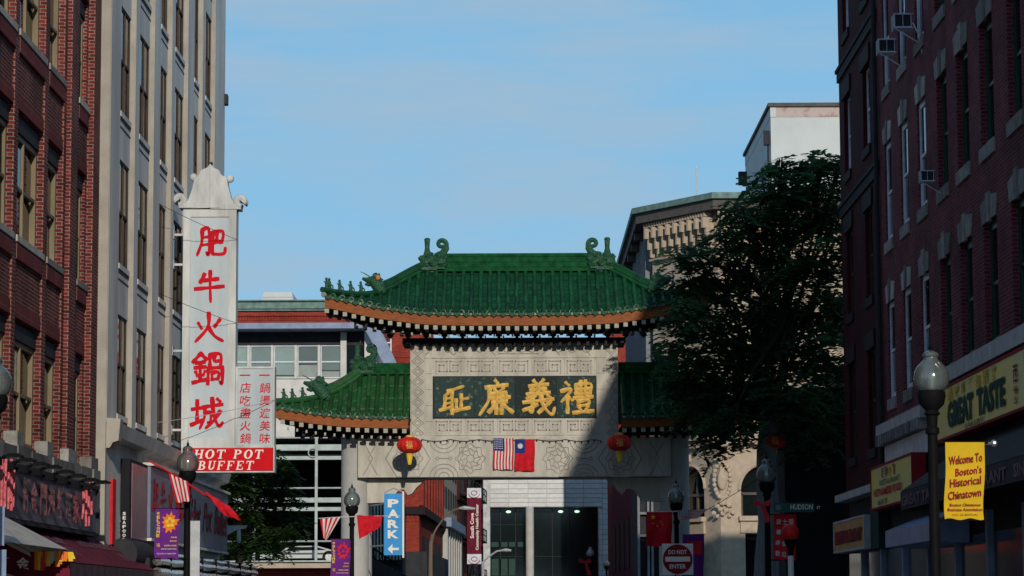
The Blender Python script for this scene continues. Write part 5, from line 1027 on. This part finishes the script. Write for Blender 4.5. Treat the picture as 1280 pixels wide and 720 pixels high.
pr_ = [(0, .3), (.02, .55), (.9, .68), (1.35, .98), (2.6, 1.0), (3.3, .75), (4.05, .70), (4.1, .3)]
bd_ = part('body', MB().prismY([(cx0+a, cz+b_*.8) for a, b_ in pr_], cY-.8, cY+.8), 'car_white', car, smooth=False)
part('side_window', MB().prismY([(cx0+a, cz+b_*.8) for a, b_ in ((1.12, .72), (1.4, .92), (2.55, .94), (3.05, .76))], cY-.82, cY-.79), 'dark_glass', car)
for a in (.85, 3.15):
    wl = part('wheel', MB().prismY([(cx0+a+.3*cos(t*pi/10), cz+.28+.3*sin(t*pi/10)) for t in range(20)], cY-.84, cY-.62), 'rubber', car); part('wheel_rim', MB().prismY([(cx0+a+.17*cos(t*pi/8), cz+.28+.17*sin(t*pi/8)) for t in range(16)], cY-.86, cY-.84), 'steel', wl)
# quad on a skew facade: fractions u along it, world z
def skew(pA, YA, pB, YB):
    A = at(pA, 650, YA); B = at(pB, 650, YB); A = Vector((A.x, A.y, 0)); B = Vector((B.x, B.y, 0)); n = (B-A).cross(Vector((0, 0, 1))).normalized()
    def P(u, d, z): p = A.lerp(B, u)+n*d; return (p.x, p.y, z)
    return P, (B-A).length
def sbox(mb, P, u0, u1, z0, z1, d0, d1):
    vs = [P(u0, d0, z0), P(u1, d0, z0), P(u1, d1, z0), P(u0, d1, z0), P(u0, d0, z1), P(u1, d0, z1), P(u1, d1, z1), P(u0, d1, z1)]
    return mb.add(vs, [(0, 3, 2, 1), (4, 5, 6, 7), (0, 1, 5, 4), (1, 2, 6, 5), (2, 3, 7, 6), (3, 0, 4, 7)])
b1 = thing('brick_building', 'red brick corner building with fluted pilasters seen through the gate at left', 'building', at(524, 740, 140))
Y1 = 140.0; x1 = at(524, 650, Y1).x; z1 = 16.6
part('front_wall', MB().box(-11.5, Y1, 0, x1, Y1+.4, z1), 'brick_far', b1)
P, Ls = skew(524, Y1, 552, 165); part('street_wall', sbox(MB(), P, 0, 1, 0, z1, 0, -.4), 'brick_far', b1)
for i in range(8): part('pilaster', sbox(MB(), P, i/8+.01, i/8+.06, at(540, 640, 150).z, z1, 0, .22), 'brick_far', b1)
zc = at(524, 637, Y1).z
mb = MB().box(-11.5, Y1-.25, zc-.25, x1+.2, Y1, zc+.15); sbox(mb, P, 0, 1, zc-.25, zc+.15, .0, .3); part('cornice', mb, 'brownstone', b1)
mb = MB()
for i in range(12): mb.box(x1-.2-.22*i, Y1-.1, zc-.62, x1-.08-.22*i, Y1, zc-.3)
part('dentil_course', mb, 'brick_far', b1, kind='stuff')
for i in range(5): part('window', sbox(MB(), P, .1+.18*i, .2+.18*i, zc-3.6, zc-1.3, .01, .03), 'far_glass', b1)
for i in range(5): part('window', sbox(MB(), P, .1+.18*i, .2+.18*i, zc+.8, zc+3.0, .01, .03), 'far_glass', b1)
wx0, wz0 = XZ(474, 443, Y1); wx1, wz1 = XZ(489.5, 414, Y1); window(b1, 'F', ((wx0+wx1)/2, Y1, wz0), wx1-wx0, wz1-wz0, 'window_white', 'blind', None, recess=-.06, fw=.07)
wx0, wz0 = XZ(500, 443, Y1)
z_ = at(500, 447, Y1).z; part('brick_band', MB().box(-11.5, Y1-.06, z_, x1, Y1, z_+.08), 'brick_far', b1)
part('shopfront', MB().box(-9, Y1-.5, 0, x1+.1, Y1-.1, at(510, 690, Y1).z), 'lintel_dark', b1); mb = MB(); sbox(mb, P, 0, 1, 0, at(540, 694, 150).z, .4, 0); part('shopfront', mb, 'lintel_dark', b1)
b2 = thing('stone_building', 'narrow pale stone building with small windows between two brick ones through the gate', 'building', at(560, 740, 165))
P, Ls = skew(552, 165, 571, 185); part('street_wall', sbox(MB(), P, 0, 1, 0, 15.5, 0, -6), 'limestone', b2)
z2 = at(552, 652, 165).z; part('cornice', sbox(MB(), P, 0, 1, z2-.3, z2+.25, 0, .6), 'blue_trim', b2)
for j in range(4):
    for i in range(6): part('window', sbox(MB(), P, .06+.16*i, .14+.16*i, z2+1.0+2.1*j, z2+2.3+2.1*j, .01, .04), 'far_glass', b2)
for i in range(7): part('column', sbox(MB(), P, .02+.155*i, .08+.155*i, 0, z2-.3, 0, .35), 'column_stone', b2)
part('window_band', sbox(MB(), P, 0, 1, 0, z2-.6, .01, .05), 'far_glass', b2); part('spandrel', sbox(MB(), P, 0, 1, z2-2.6, z2-2.1, .05, .2), 'column_stone', b2)
b3 = thing('brick_building', 'red brick building with black fire escapes behind the maroon vertical sign', 'building', at(590, 740, 190))
P, Ls = skew(571, 185, 612.5, 235); part('street_wall', sbox(MB(), P, 0, 1, 0, 18, 0, -3), 'brick_far', b3)
for j in range(5):
    z_ = 3.6+2.9*j
    for i in range(5): part('window', sbox(MB(), P, .08+.185*i, .17+.185*i, z_, z_+1.8, .01, .05), 'far_glass', b3)
    if j: part('string_course', sbox(MB(), P, 0, 1, z_-.6, z_-.4, 0, .15), 'brownstone', b3)
for u0 in (.02, .6):
    for j in range(5):
        z_ = 3.3+2.9*j; mb = MB(); sbox(mb, P, u0, u0+.3, z_, z_+.1, .1, 1.3); sbox(mb, P, u0, u0+.3, z_+.9, z_+.97, 1.25, 1.3); sbox(mb, P, u0, u0+.3, z_+.5, z_+.55, 1.25, 1.3)
        for q_ in range(7): sbox(mb, P, u0+.05*q_, u0+.05*q_+.006, z_, z_+.95, 1.24, 1.3)
        mb.tube([P(u0+.02, .7, z_), P(u0+.27, .7, z_+2.9)], .08, 4); part('fire_escape', mb, 'black_metal', b3)
# white tiled building
YT = 205.0; xt = lambda px: at(px, 640, YT).x; zt = lambda py: at(690, py, YT).z
wb = thing('tiled_building', 'white tiled building with huge dark glass front in the middle of the gate opening', 'building', at(685, 745, YT))
part('backing_wall', MB().box(xt(604), YT+.05, zt(634), xt(760.5), YT+14, zt(545)).box(xt(747.5), YT+.05, 0, xt(760.5), YT+14, zt(634)).box(xt(604), YT+.05, 0, xt(612.5), YT+.4, zt(634)), 'galv', wb)
part('glass_front', MB().box(xt(612.5), YT+1.2, 0, xt(747.5), YT+1.4, zt(634)), 'dark_glass', wb); part('soffit', MB().box(xt(612.5), YT+.05, zt(634)+.01, xt(747.5), YT+1.2, zt(633.6)+.06), 'interior', wb)
gx = [612.6, 636, 660, 683.5, 706.5, 729.5, 753]; gy = [572, 578.5, 585, 591.5, 598, 604.5, 611, 617, 622.5, 628, 633.6]
for a, c in zip(gx, gx[1:]):
    for d, e in zip(gy, gy[1:]): part('wall_tile', MB().box(xt(a)+.02, YT-.02, zt(e)+.02, xt(c)-.02, YT+.05, zt(d)-.02), 'tile_white', wb)
for d in range(0, 28):
    py = 598+6.4*d
    if zt(py+6) > .3: part('wall_tile', MB().box(xt(753)+.02, YT-.02, zt(py+6.4)+.02, xt(760.5)-.02, YT+.05, zt(py)-.02), 'tile_white', wb)
    if py > 634 and zt(py+6) > .3: part('wall_tile', MB().box(xt(748)+.02, YT-.02, zt(py+6.4)+.02, xt(753)-.02, YT+.05, zt(py)-.02), 'tile_white', wb)
part('column', MB().lathe([(.31, 0), (.31, zt(633))], xt(662), YT-.2, 0, 20), 'column_stone', wb, smooth=True)
for px in (635.5, 701, 721.5): part('ceiling_lamp', MB().ball((xt(px), YT+.9, zt(639)), .14, 10, 6, 1.4, 1, .7), 'lamp_on', wb)
for py, x0, x1 in ((655, 612, 657), (695, 612, 748)): part('transom', MB().box(xt(x0), YT+1.1, zt(py+.4), xt(x1), YT+1.19, zt(py)), 'green_glow', wb)
for i in range(4): part('lit_window_band', MB().box(xt(614+11*i), YT+1.1, zt(683), xt(623+11*i), YT+1.19, zt(677)), 'green_glow', wb)
for i in range(3): part('lit_window_band', MB().box(xt(614+11*i), YT+1.1, zt(719), xt(623+11*i), YT+1.19, zt(698)), 'green_glow', wb)
for px in (625, 644, 690, 712, 735): part('mullion', MB().box(xt(px), YT+1.1, 0, xt(px)+.05, YT+1.17, zt(634)), 'lintel_dark', wb)
# right side through the gate
b4 = thing('maroon_building', 'dark maroon building in shade at the right of the gate opening', 'building', at(780, 740, 150))
P, Ls = skew(797, 126, 764, 161); part('street_wall', sbox(MB(), P, 0, 1, 0, 11.0, 0, 3), 'maroon_cloth', b4)
for i in range(5): part('window', sbox(MB(), P, .08+.18*i, .18+.18*i, 3.5, 6, -.04, -.01), 'far_glass', b4)
part('front_wall', MB().box(at(797, 650, 126).x, 126, 0, 6.2, 126.3, 9), 'brick_dark', b4); part('blue_pillar', MB().box(at(761.5, 650, 201).x, 200.6, 0, at(766, 650, 201).x, 201, 11.5), 'blue_trim', b4)
b5 = thing('columned_shopfront', 'grey columned shopfront in shade beyond the right gate column', 'building', at(815, 740, 122))
YC = 121.0; part('wall', MB().box(at(797, 650, YC).x, YC+.3, 0, at(840, 650, YC).x, YC+6, at(810, 610, YC).z), 'lintel_dark', b5)
for px in (797, 809, 814, 826, 832): a = at(px, 650, YC).x; part('column', MB().box(a, YC, 0, a+.1, YC+.3, at(810, 611, YC).z), 'grey_flute', b5)
for py in (612, 640, 668): part('beam', MB().box(at(797, 650, YC).x, YC+.02, at(810, py+3, YC).z, at(838, 650, YC).x, YC+.28, at(810, py, YC).z), 'grey_flute', b5)
for px in (800, 817, 828): a = at(px, 650, YC).x; part('window', MB().box(a, YC+.2, 1, a+.25, YC+.28, at(810, 685, YC).z), 'far_glass', b5)
b6 = thing('brick_building', 'pinkish weathered brick wall glimpsed between the gate roofs at right', 'building', (8, 185, 0)); part('wall', MB().box(at(762, 420, 185).x, 185, 0, at(800, 420, 185).x, 192, at(780, 385, 185).z), 'brick_far', b6)
# limestone building with chamfered corner
lb = thing('limestone_building', 'tan limestone building with bracketed cornice and arched windows behind the big tree', 'building', (8.5, 124, 0))
SP = [((6.3, 150), (6.3, 125.2)), ((6.3, 125.2), (9.0, 121.0)), ((9.0, 121.0), (26, 121.0))]
def segP(A, B):
    A = Vector((*A, 0)); B = Vector((*B, 0)); n = (B-A).normalized(); n = Vector((n.y, -n.x, 0))
    if n.y > .5 or (abs(n.y) < .1 and n.x > 0): n = -n
    return (lambda u, d, z: tuple((A.lerp(B, u)+n*d)+Vector((0, 0, z)))), (B-A).length
zt2 = 19.2
def foot(mb, off, z0, z1):
    pl = [(6.3-off, 150), (6.3-off, 125.2-off*.3), (9.0-off*.3, 121.0-off), (26, 121.0-off), (26, 150)]
    return mb.prism(pl, lambda p: (p[0], p[1], z0), lambda p: (p[0], p[1], z1))
part('side_wall', MB().quad((6.31, 125.3, 0), (6.31, 150, 0), (6.31, 150, zt2), (6.31, 125.3, zt2)), 'slate_side', lb)
part('roof', foot(MB(), .1, zt2-.3, zt2), 'limestone_dark', lb); part('cornice_soffit', foot(MB(), .75, zt2, zt2+.45), 'limestone_dark', lb); part('cornice_top', foot(MB(), .95, zt2+.452, zt2+.72), 'copper', lb)
P0, L0 = segP((6.3, 150), (6.3, 125.2))
for i in range(20): part('fluted_pier', sbox(MB(), P0, i/20, i/20+.02, 0, zt2, 0, .3), 'grey_flute', lb)
for i in range(6): part('soffit_beam', MB().box(5.6+.05*i*0, 128+4*i, zt2-.35, 6.3, 128.5+4*i, zt2-.01), 'limestone_dark', lb)
for (A, B), u_ in ((SP[1], .6), (SP[2], .6)):
    P, Ls = segP(A, B); n = int(Ls/.5)
    for i in range(n):
        u = (i+.3)/n; du = .14/Ls
        mb = MB(); sbox(mb, P, u, u+du, zt2-.75, zt2-.26, 0, .6); sbox(mb, P, u+du*.1, u+du*.9, zt2-1.25, zt2-.75, 0, .42); sbox(mb, P, u+du*.2, u+du*.8, zt2-1.6, zt2-1.25, 0, .28); part('cornice_bracket', mb, 'limestone', lb)
    mb = MB()
    for i in range(int(Ls/.2)): sbox(mb, P, i*.2/Ls, (i*.2+.1)/Ls, zt2-.22, zt2-.02, 0, .5)
    part('dentil_course', mb, 'limestone', lb, kind='stuff'); part('frieze_band', sbox(MB(), P, 0, 1, zt2-1.75, zt2-1.66, 0, .2), 'limestone', lb)
    part('frieze_band', sbox(MB(), P, 0, 1, zt2-3.4, zt2-3.25, 0, .2), 'limestone', lb)
zA = lambda py, Y=122: at(900, py, Y).z
z_imp, z_sp = zA(655), zA(583)
def arch_wall(P, Ls, arches, name):
    mb = MB(); holes = [(u-w_/Ls, u+w_/Ls, zA(647), z_sp+.02) for u, w_ in arches]+[(u-w_*.85/Ls, u+w_*.85/Ls, .5, zA(668)) for u, w_ in arches]
    hs2 = [(u-.55/Ls, u+.55/Ls, z_, z_+1.9) for u, w_ in arches for z_ in (10.3, 13.4)]
    wall_holes(mb, lambda u, d, z: P(u, -d, z), 0, 1, 0, zt2, holes+hs2, .5)
    part('wall', mb, 'limestone', lb)
    for u, w_ in arches:
        ua, ub = u-w_/Ls, u+w_/Ls; r_ = w_; zc_ = z_sp-r_; mb = MB(); n = 10
        for i in range(n):
            for sg in (-1, 1):
                t0, t1 = (pi/2)*i/n, (pi/2)*(i+1)/n; u0, u1 = u+sg*r_*cos(t0)/Ls, u+sg*r_*cos(t1)/Ls
                mb.quad(P(u0, -.004, zc_+r_*sin(t0)), P(u1, -.004, zc_+r_*sin(t1)), P(u1, -.004, z_sp+.03), P(u0, -.004, z_sp+.03)); mb.quad(P(u0, -.004, zc_+r_*sin(t0)), P(u1, -.004, zc_+r_*sin(t1)), P(u1, -.5, zc_+r_*sin(t1)), P(u0, -.5, zc_+r_*sin(t0)))
                a0 = P(u0, 0, zc_+r_*sin(t0)); 
        part('arch_spandrel', mb, 'limestone', lb)
        mb = MB(); mb.tube([P(u+(r_+.08)*cos(pi*i/16)/Ls, .03, zc_+(r_+.08)*sin(pi*i/16)) for i in range(17)], .07, 6); part('arch_moulding', mb, 'limestone', lb, smooth=True)
        part('window_glass', sbox(MB(), P, ua, ub, .5, z_sp, -.45, -.42), 'dark_glass', lb)
        mb = MB(); sbox(mb, P, ua, ub, zA(618)-.06, zA(618)+.06, -.42, -.3); sbox(mb, P, u-.05/Ls, u+.05/Ls, .5, z_sp, -.42, -.34); sbox(mb, P, ua, ua+.1/Ls, .5, zA(618), -.42, -.3); sbox(mb, P, ub-.1/Ls, ub, .5, zA(618), -.42, -.3); part('window_frame', mb, 'limestone_dark', lb)
        mb = MB(); sbox(mb, P, ua-.1/Ls, ub+.1/Ls, zA(652), zA(646), -.3, .25); sbox(mb, P, ua-.05/Ls, ub+.05/Ls, zA(667), zA(652.2), -.3, .1); part('sill', mb, 'limestone', lb)
        for z_ in (10.3, 13.4): part('window_glass', sbox(MB(), P, u-.55/Ls, u+.55/Ls, z_, z_+1.9, -.45, -.42), 'dark_glass', lb)
P1, Ln1 = segP(*SP[1]); arch_wall(P1, Ln1, [(.56, 1.0)], 'wall')
P2, Ln2 = segP(*SP[2]); X_ = lambda px: (at(px, 600, 121).x-9.0)/Ln2
arch_wall(P2, Ln2, [(X_(957), 1.1), (X_(957)+3.3/Ln2, 1.1), (X_(957)+6.6/Ln2, 1.1)], 'wall')
for P, Ls in ((P1, Ln1), (P2, Ln2)):
    part('balcony_cornice', sbox(sbox(MB(), P, 0, 1, zA(556), zA(551), 0, .35), P, 0, 1, zA(551)+.003, zA(547), 0, .55), 'limestone', lb)
    for i in range(int(Ls/.75)): part('cornice_block', sbox(MB(), P, i*.75/Ls, (i*.75+.35)/Ls, zA(560), zA(556)-.003, 0, .4), 'limestone', lb)
    part('parapet', sbox(MB(), P, 0, 1, zA(547)+.003, zA(537), .1, .3), 'limestone', lb)
    for i in range(int(Ls/.6)): part('parapet_merlon', sbox(MB(), P, i*.6/Ls, (i*.6+.36)/Ls, zA(537)+.002, zA(532), .08, .32), 'limestone', lb)
c = at(903, 600, 120.9); mb = MB()
for i in range(22):
    a = i*2*pi/22; lump(mb, (c.x+.36*cos(a), 120.95, c.z+.78*sin(a)), .10, 1, .8, 1.1, .35, i, 8, 6)
for i, (dx, dz, rr) in enumerate(((-.15, 1.0, .14), (.15, 1.05, .14), (-.34, .95, .1), (.38, 1.12, .12), (0, 1.2, .1), (0, -1.0, .14), (-.25, -1.15, .12), (.28, -1.1, .12), (-.1, -1.3, .12), (.15, -1.35, .12), (0, -1.5, .1), (-.4, -1.45, .09), (.45, -1.45, .09), (-.25, -1.6, .08), (.3, -1.6, .08))): lump(mb, (c.x+dx, 120.88, c.z+dz), rr, 1.2, .8, 1, .4, i+50, 8, 6)
part('carved_wreath', mb, 'limestone', lb, smooth=True); mb = MB(); lump(mb, (c.x, 120.95, c.z), .3, .75, .4, 1.5, .02, 3, 14, 10); part('cartouche', mb, 'limestone', lb, smooth=True)
c = at(866, 568, 123.1); mb = MB()
for i in range(6): lump(mb, (c.x+.15*cos(i), 122.9, c.z+.3*sin(i*1.3)), .16, 1, .7, 1, .4, i+90, 8, 6)
part('carved_scroll', mb, 'limestone', lb, smooth=True)
for py, (P, Ls) in ((240, (P1, Ln1)),): pass
p = at(871, 236, 130); solo('roof_mast', MB().tube([(p.x, 130, p.z-1), (p.x, 130, at(871, 208, 130).z)], .03, 5), 'galv', 'thin mast standing on the roof of the limestone building', 'mast')
# white blank building
A_ = at(963, 131, 150); hb = thing('blank_building', 'tall white blank walled building with peeling brick band above the big tree', 'building', (18, 155, 0))
part('front_wall', MB().box(A_.x, 150, 0, 30, 150.4, A_.z-.7), 'whitewash', hb); part('side_wall', MB().box(A_.x, 150.4, 0, A_.x+.3, 167, A_.z-.7), 'whitewash', hb)
part('peeling_band', MB().box(A_.x+.3, 149.97, A_.z-.7, 30, 150.4, A_.z-.12), 'weathered', hb); part('band_corner', MB().box(A_.x-.02, 149.95, A_.z-.7, A_.x+.3, 167, A_.z-.12), 'whitewash', hb)
part('coping', MB().box(A_.x-.15, 149.8, A_.z-.12, 30, 150.6, A_.z+.08).box(A_.x-.15, 150.6, A_.z-.12, A_.x+.4, 167, A_.z+.06), 'limestone_dark', hb)
for y, z_, m_ in ((153, 24.6, 'weathered'), (156, 24.4, 'galv'), (159.5, 24.0, 'weathered'), (162.5, 24.2, 'galv')): part('painted_patch', MB().box(A_.x-.012, y, z_, A_.x, y+1.6, z_+2.2), m_, hb)
part('leader_box', MB().box(A_.x-.35, 150.3, A_.z-2.2, A_.x-.05, 150.7, A_.z-1.4).tube([(A_.x-.12, 150.5, A_.z-2), (A_.x-.12, 150.5, 10)], .06, 6), 'lintel_dark', hb); part('scupper', MB().box(A_.x-.5, 166, A_.z-2.0, A_.x, 166.5, A_.z-1.2), 'lintel_dark', hb)
part('core', MB().box(A_.x+.3, 150.4, 0, 30, 167, A_.z-.5), 'interior', hb)
# ------------------------------------------------------------------ signs through the gate
YK = 82.6; a, c = at(480, 694, YK), at(503, 617, YK); t = thing('parking_sign', 'upright blue PARK sign with an arrow pointing left beside the gate column', 'sign', (a.x, YK, a.z))
bd_ = part('sign_box', MB().box(a.x, YK, a.z, c.x, YK+.3, c.z), 'blue_sign', t); hgt = c.z-a.z; wd_ = c.x-a.x
for i, ch in enumerate('PARK'): part('letter', textmb(MB(), ch, fr3('F', ((a.x+c.x)/2, YK-.01, c.z-hgt*(.225+.168*i))), wd_*.60, hgt*.135, bold=.045, center=True), 'letter_white', bd_)
mz = a.z+hgt*.10; mx_ = (a.x+c.x)/2; mb = MB().prismY([(mx_-.17, mz), (mx_-.02, mz+.15), (mx_-.02, mz+.035), (mx_+.17, mz+.035), (mx_+.17, mz-.035), (mx_-.02, mz-.035), (mx_-.02, mz-.15)], YK-.02, YK-.005); part('arrow', mb, 'yellow_banner' if False else 'letter_white', bd_)
part('sign_edge', MB().box(c.x, YK-.02, a.z-.08, c.x+.05, YK+.33, c.z+.06), 'letter_white', t); part('sign_hanger', MB().tube([(a.x, YK+.2, c.z+.04), (a.x+wd_*.5, YK+.2, c.z+.18), (c.x, YK+.2, c.z+.06)], .025, 6), 'galv', t)
for z_ in (c.z-.3, a.z+.3): part('bracket', MB().tube([(a.x-.5, 84.3, z_), (a.x, YK+.2, z_)], .025, 6), 'galv', t)
lv = thing('louvred_pavilion', 'low building with pale vertical louvres and iron railing beside the blue sign', 'building', (-5.4, 100, 0)); ZL = 100.0
a, c = at(455, 700, ZL), at(503, 628, ZL); part('wall', MB().box(a.x, ZL+.3, 0, c.x, ZL+3, c.z), 'lintel_dark', lv)
for i in range(12): x = a.x+(c.x-a.x)*i/12; part('louvre', MB().box(x, ZL, a.z, x+.06, ZL+.2, c.z-.1), 'rail_pale', lv)
p, q_ = at(448, 672, ZL-1), at(500, 708, ZL-1); mb = MB().tube([p, q_], .03, 5).tube([p-Vector((0, 0, .35)), q_-Vector((0, 0, .35))], .03, 5)
for i in range(9): v = p.lerp(q_, i/8); mb.tube([v, v-Vector((0, 0, .35))], .018, 4); mb.tube([v, v+Vector((.1, 0, -.17)), v+Vector((0, 0, -.35))], .014, 4)
part('railing', mb, 'black_metal', lv); part('canopy', MB().prismY([(p.x, p.z-.5), (q_.x+.6, q_.z-.5), (q_.x+.6, 0), (p.x, 0)], ZL-1.5, ZL-1.1), 'lintel_dark', lv)
YM = 150.0; a, c = at(584, 705, YM), at(601.5, 610, YM); t = thing('vertical_sign', 'tall maroon and white health center sign projecting from the far brick building', 'sign', (a.x, YM, a.z)); hgt = c.z-a.z
zz1, zz2 = a.z+hgt*.13, c.z-hgt*.13
bd_ = part('sign_panel', MB().box(a.x, YM, zz1, c.x, YM+.25, zz2), 'maroon_cloth', t)
for z0_, z1_ in ((a.z, zz1-.002), (zz2+.002, c.z)):
    e = part('end_panel', MB().box(a.x, YM-.01, z0_, c.x, YM+.26, z1_), 'window_white', t); zc_ = (z0_+z1_)/2; xc_ = (a.x+c.x)/2
    part('emblem', MB().tube([(xc_+.16*cos(k*pi/8), YM-.03, zc_+.12*sin(k*pi/8)) for k in range(17)], .018, 4).tube([(xc_+.3*cos(pi+k*pi/8), YM-.03, zc_-.05+.22*sin(pi+k*pi/8)) for k in range(9)], .018, 4), 'text_red', e)
for tx, xo, ln, zs in (('South Cove', .48, .45, .28), ('Community Health Center', .86, .82, .07)):
    L_ = (zz2-zz1); part('lettering', textmb(MB(), tx, frame((a.x+(c.x-a.x)*xo, YM-.012, zz1+L_*zs), (0, 0, 1), (-1, 0, 0)), L_*ln, (c.x-a.x)*.26, bold=.03, thick=.004), 'letter_white', bd_)
t = thing('arm_lamp_post', 'brown street light mast with curved arm behind the pink bow lamp', 'street light', (at(538, 740, 130).x, 130, 0)); q2 = lambda x, y, Y=130: at(x, y, Y)
part('mast', MB().tube([Vector((q2(537, 740).x, 130, 0)), q2(538.5, 680), q2(541, 668)], [.14, .1, .09], 8), 'pole_brown', t); part('arm', MB().tube([q2(540, 672), q2(546, 660), q2(556, 646), q2(566, 638), q2(576, 635)], .045, 6), 'pole_brown', t); part('lamp_head', MB().tube([q2(574, 635.4), q2(580, 635), q2(594, 636)], [.05, .11, .06], 8), 'galv', t)
t = thing('arm_lamp_post', 'white street light mast with slanted arm in front of the dark glass front', 'street light', (at(604, 740, 130).x, 130, 0))
part('mast', MB().tube([Vector((q2(603.5, 740).x, 130, 0)), q2(603.5, 702)], .07, 8), 'galv', t); part('arm', MB().tube([q2(603.5, 703), q2(612, 695), q2(621, 689), q2(628, 688)], .045, 6), 'galv', t); part('lamp_head', MB().tube([q2(627, 688), q2(632, 687.6), q2(639, 688.2)], [.05, .09, .05], 8), 'galv', t)
# ------------------------------------------------------------------ trees
def tree(name, label, base, trunk_r, forks, clumps, leaf_m, bark_m, nspray, leaf, seed, Yj=1.5, pinn=9):
    rnd = random.Random(seed); t = thing(name, label, 'tree', base); mb = MB(); B = Vector(base); top_ = Vector(forks[0])
    n = 7; mb.tube([B.lerp(top_, i/n)+Vector((.06*sin(i*2), .05*cos(i*3), 0)) for i in range(n+1)], [trunk_r*(1.25 if i == 0 else 1-.35*i/n) for i in range(n+1)], 12)
    part('trunk', mb, bark_m, t, smooth=True); mb = MB(); cs = []
    for (px, py, Y, rad) in clumps:
        c = at(px, py, Y+rnd.uniform(-Yj, Yj)); cs.append((c, rad)); f = Vector(forks[rnd.randrange(len(forks))])
        mid = f.lerp(c, .5)+Vector((rnd.uniform(-.3, .3), rnd.uniform(-.3, .3), rnd.uniform(0, .4))); mb.tube([f, mid, c], [trunk_r*.2, trunk_r*.11, .02], 6)
        for k in range(4): e = c+Vector((rnd.uniform(-1, 1), rnd.uniform(-1, 1), rnd.uniform(-.4, .7)))*rad; mb.tube([mid.lerp(c, .6), c.lerp(e, .5)+Vector((0, 0, .1)), e], [.035, .02, .008], 4)
    part('limbs', mb, 'bark_dark', t, smooth=True); L_ = MB(); vs = []; fs = []
    for c, rad in cs:
        for k in range(int(nspray*rad*rad)):
            d = Vector((rnd.gauss(0, 1), rnd.gauss(0, 1), rnd.gauss(0, 1)*.75)).normalized(); o_ = c+d*rad*(rnd.random()**.45)*Vector((1, 1, .8)).length/1.6
            h = Vector((d.x+rnd.uniform(-.6, .6), d.y+rnd.uniform(-.6, .6), rnd.uniform(-.45, .25))).normalized(); sd = h.cross(Vector((0, 0, 1))).normalized(); ln = rnd.uniform(.3, .6)*leaf*4.2
            up = Vector((rnd.uniform(-.4, .4), rnd.uniform(-.4, .4), 1)).normalized()
            for j in range(pinn):
                u = (j+1)/pinn; p = o_+h*ln*u+Vector((0, 0, -.35*ln*u*u)); s_ = 1 if j % 2 else -1; dr = (sd*s_*.9+h*.45+Vector((0, 0, rnd.uniform(-.35, .1)))).normalized(); w_ = dr.cross(up).normalized()*leaf*.30; le = leaf*rnd.uniform(.75, 1.25)
                i0 = len(vs); vs += [p, p+dr*le*.5+w_, p+dr*le, p+dr*le*.5-w_]; fs.append((i0, i0+1, i0+2, i0+3))
    me = bpy.data.meshes.new('crown'); me.from_pydata([v-B for v in vs], [], fs); me.materials.append(M[leaf_m]); o = bpy.data.objects.new('crown', me); link(o, t, B); o['kind'] = 'stuff'; return t
T0 = at(955, 560, 76); TB = (T0.x, 76, 0)
cl = [(x, y, 76, r_) for x, y, r_ in ((1000, 212, .6), (1028, 206, .5), (1030, 225, .8), (965, 232, .6), (985, 245, .8), (1045, 260, .9), (940, 262, .7), (1010, 275, 1.0), (965, 290, 1.0), (925, 268, .45), (903, 300, .5), (935, 312, .85), (1040, 320, 1.0), (1000, 340, 1.0), (858, 312, .35), (845, 325, .35), (875, 328, .45), (900, 350, .8), (950, 350, 1.0), (855, 350, .4), (875, 370, .7), (920, 390, .8), (970, 400, 1.0), (1020, 395, 1.0), (890, 415, .7), (860, 400, .5), (935, 440, .9), (985, 450, 1.0), (1030, 460, 1.0), (880, 470, .8), (900, 500, .8), (855, 480, .5), (940, 495, .9), (990, 505, 1.0), (1035, 520, .9), (870, 520, .45), (910, 530, .5), (1000, 545, .7), (1052, 205, .4), (978, 208, .35), (845, 440, .35), (1050, 380, .8), (1045, 430, .8), (960, 520, .6), (848, 420, .5), (855, 455, .5), (868, 500, .55), (895, 535, .5), (925, 548, .45), (843, 500, .35), (900, 455, .8), (930, 500, .8), (850, 385, .35))]
tree('street_tree', 'large dark leafy street tree covering the right end of the gate roof', TB, .40, [at(960, 520, 76), at(965, 440, 76), at(985, 400, 76), at(945, 470, 76)], cl, 'leaf_dark', 'bark', 175, .22, 11)
mb = MB(); rnd = random.Random(8); vs = []; fs = []
tree('tree_branch', 'thin leafy twig hanging down in front of the limestone wall', tuple(at(884, 545, 75.5)), .03, [at(882, 530, 75.5)], [(882, 552, 75.5, .22), (892, 566, 75.5, .2), (886, 584, 75.5, .13), (898, 560, 75.5, .16)], 'leaf_dark', 'bark_dark', 420, .15, 5, .1)
T1 = at(300, 720, 92); cl = [(x, y, 92, r_) for x, y, r_ in ((288, 590, .6), (310, 585, .6), (335, 580, .55), (350, 590, .4), (300, 610, .8), (330, 612, .8), (358, 625, .5), (370, 650, .35), (285, 640, .8), (315, 645, .8), (345, 650, .6), (290, 675, .7), (320, 680, .7), (348, 678, .45), (270, 610, .7), (262, 660, .8), (362, 600, .25), (355, 666, .35))]
tree('small_tree', 'bushy mid green tree between the buffet sign and the parking garage', (T1.x, 92, 0), .14, [at(300, 690, 92), at(320, 660, 92)], cl, 'leaf_left', 'bark_dark', 300, .18, 21, 1.0, 8)
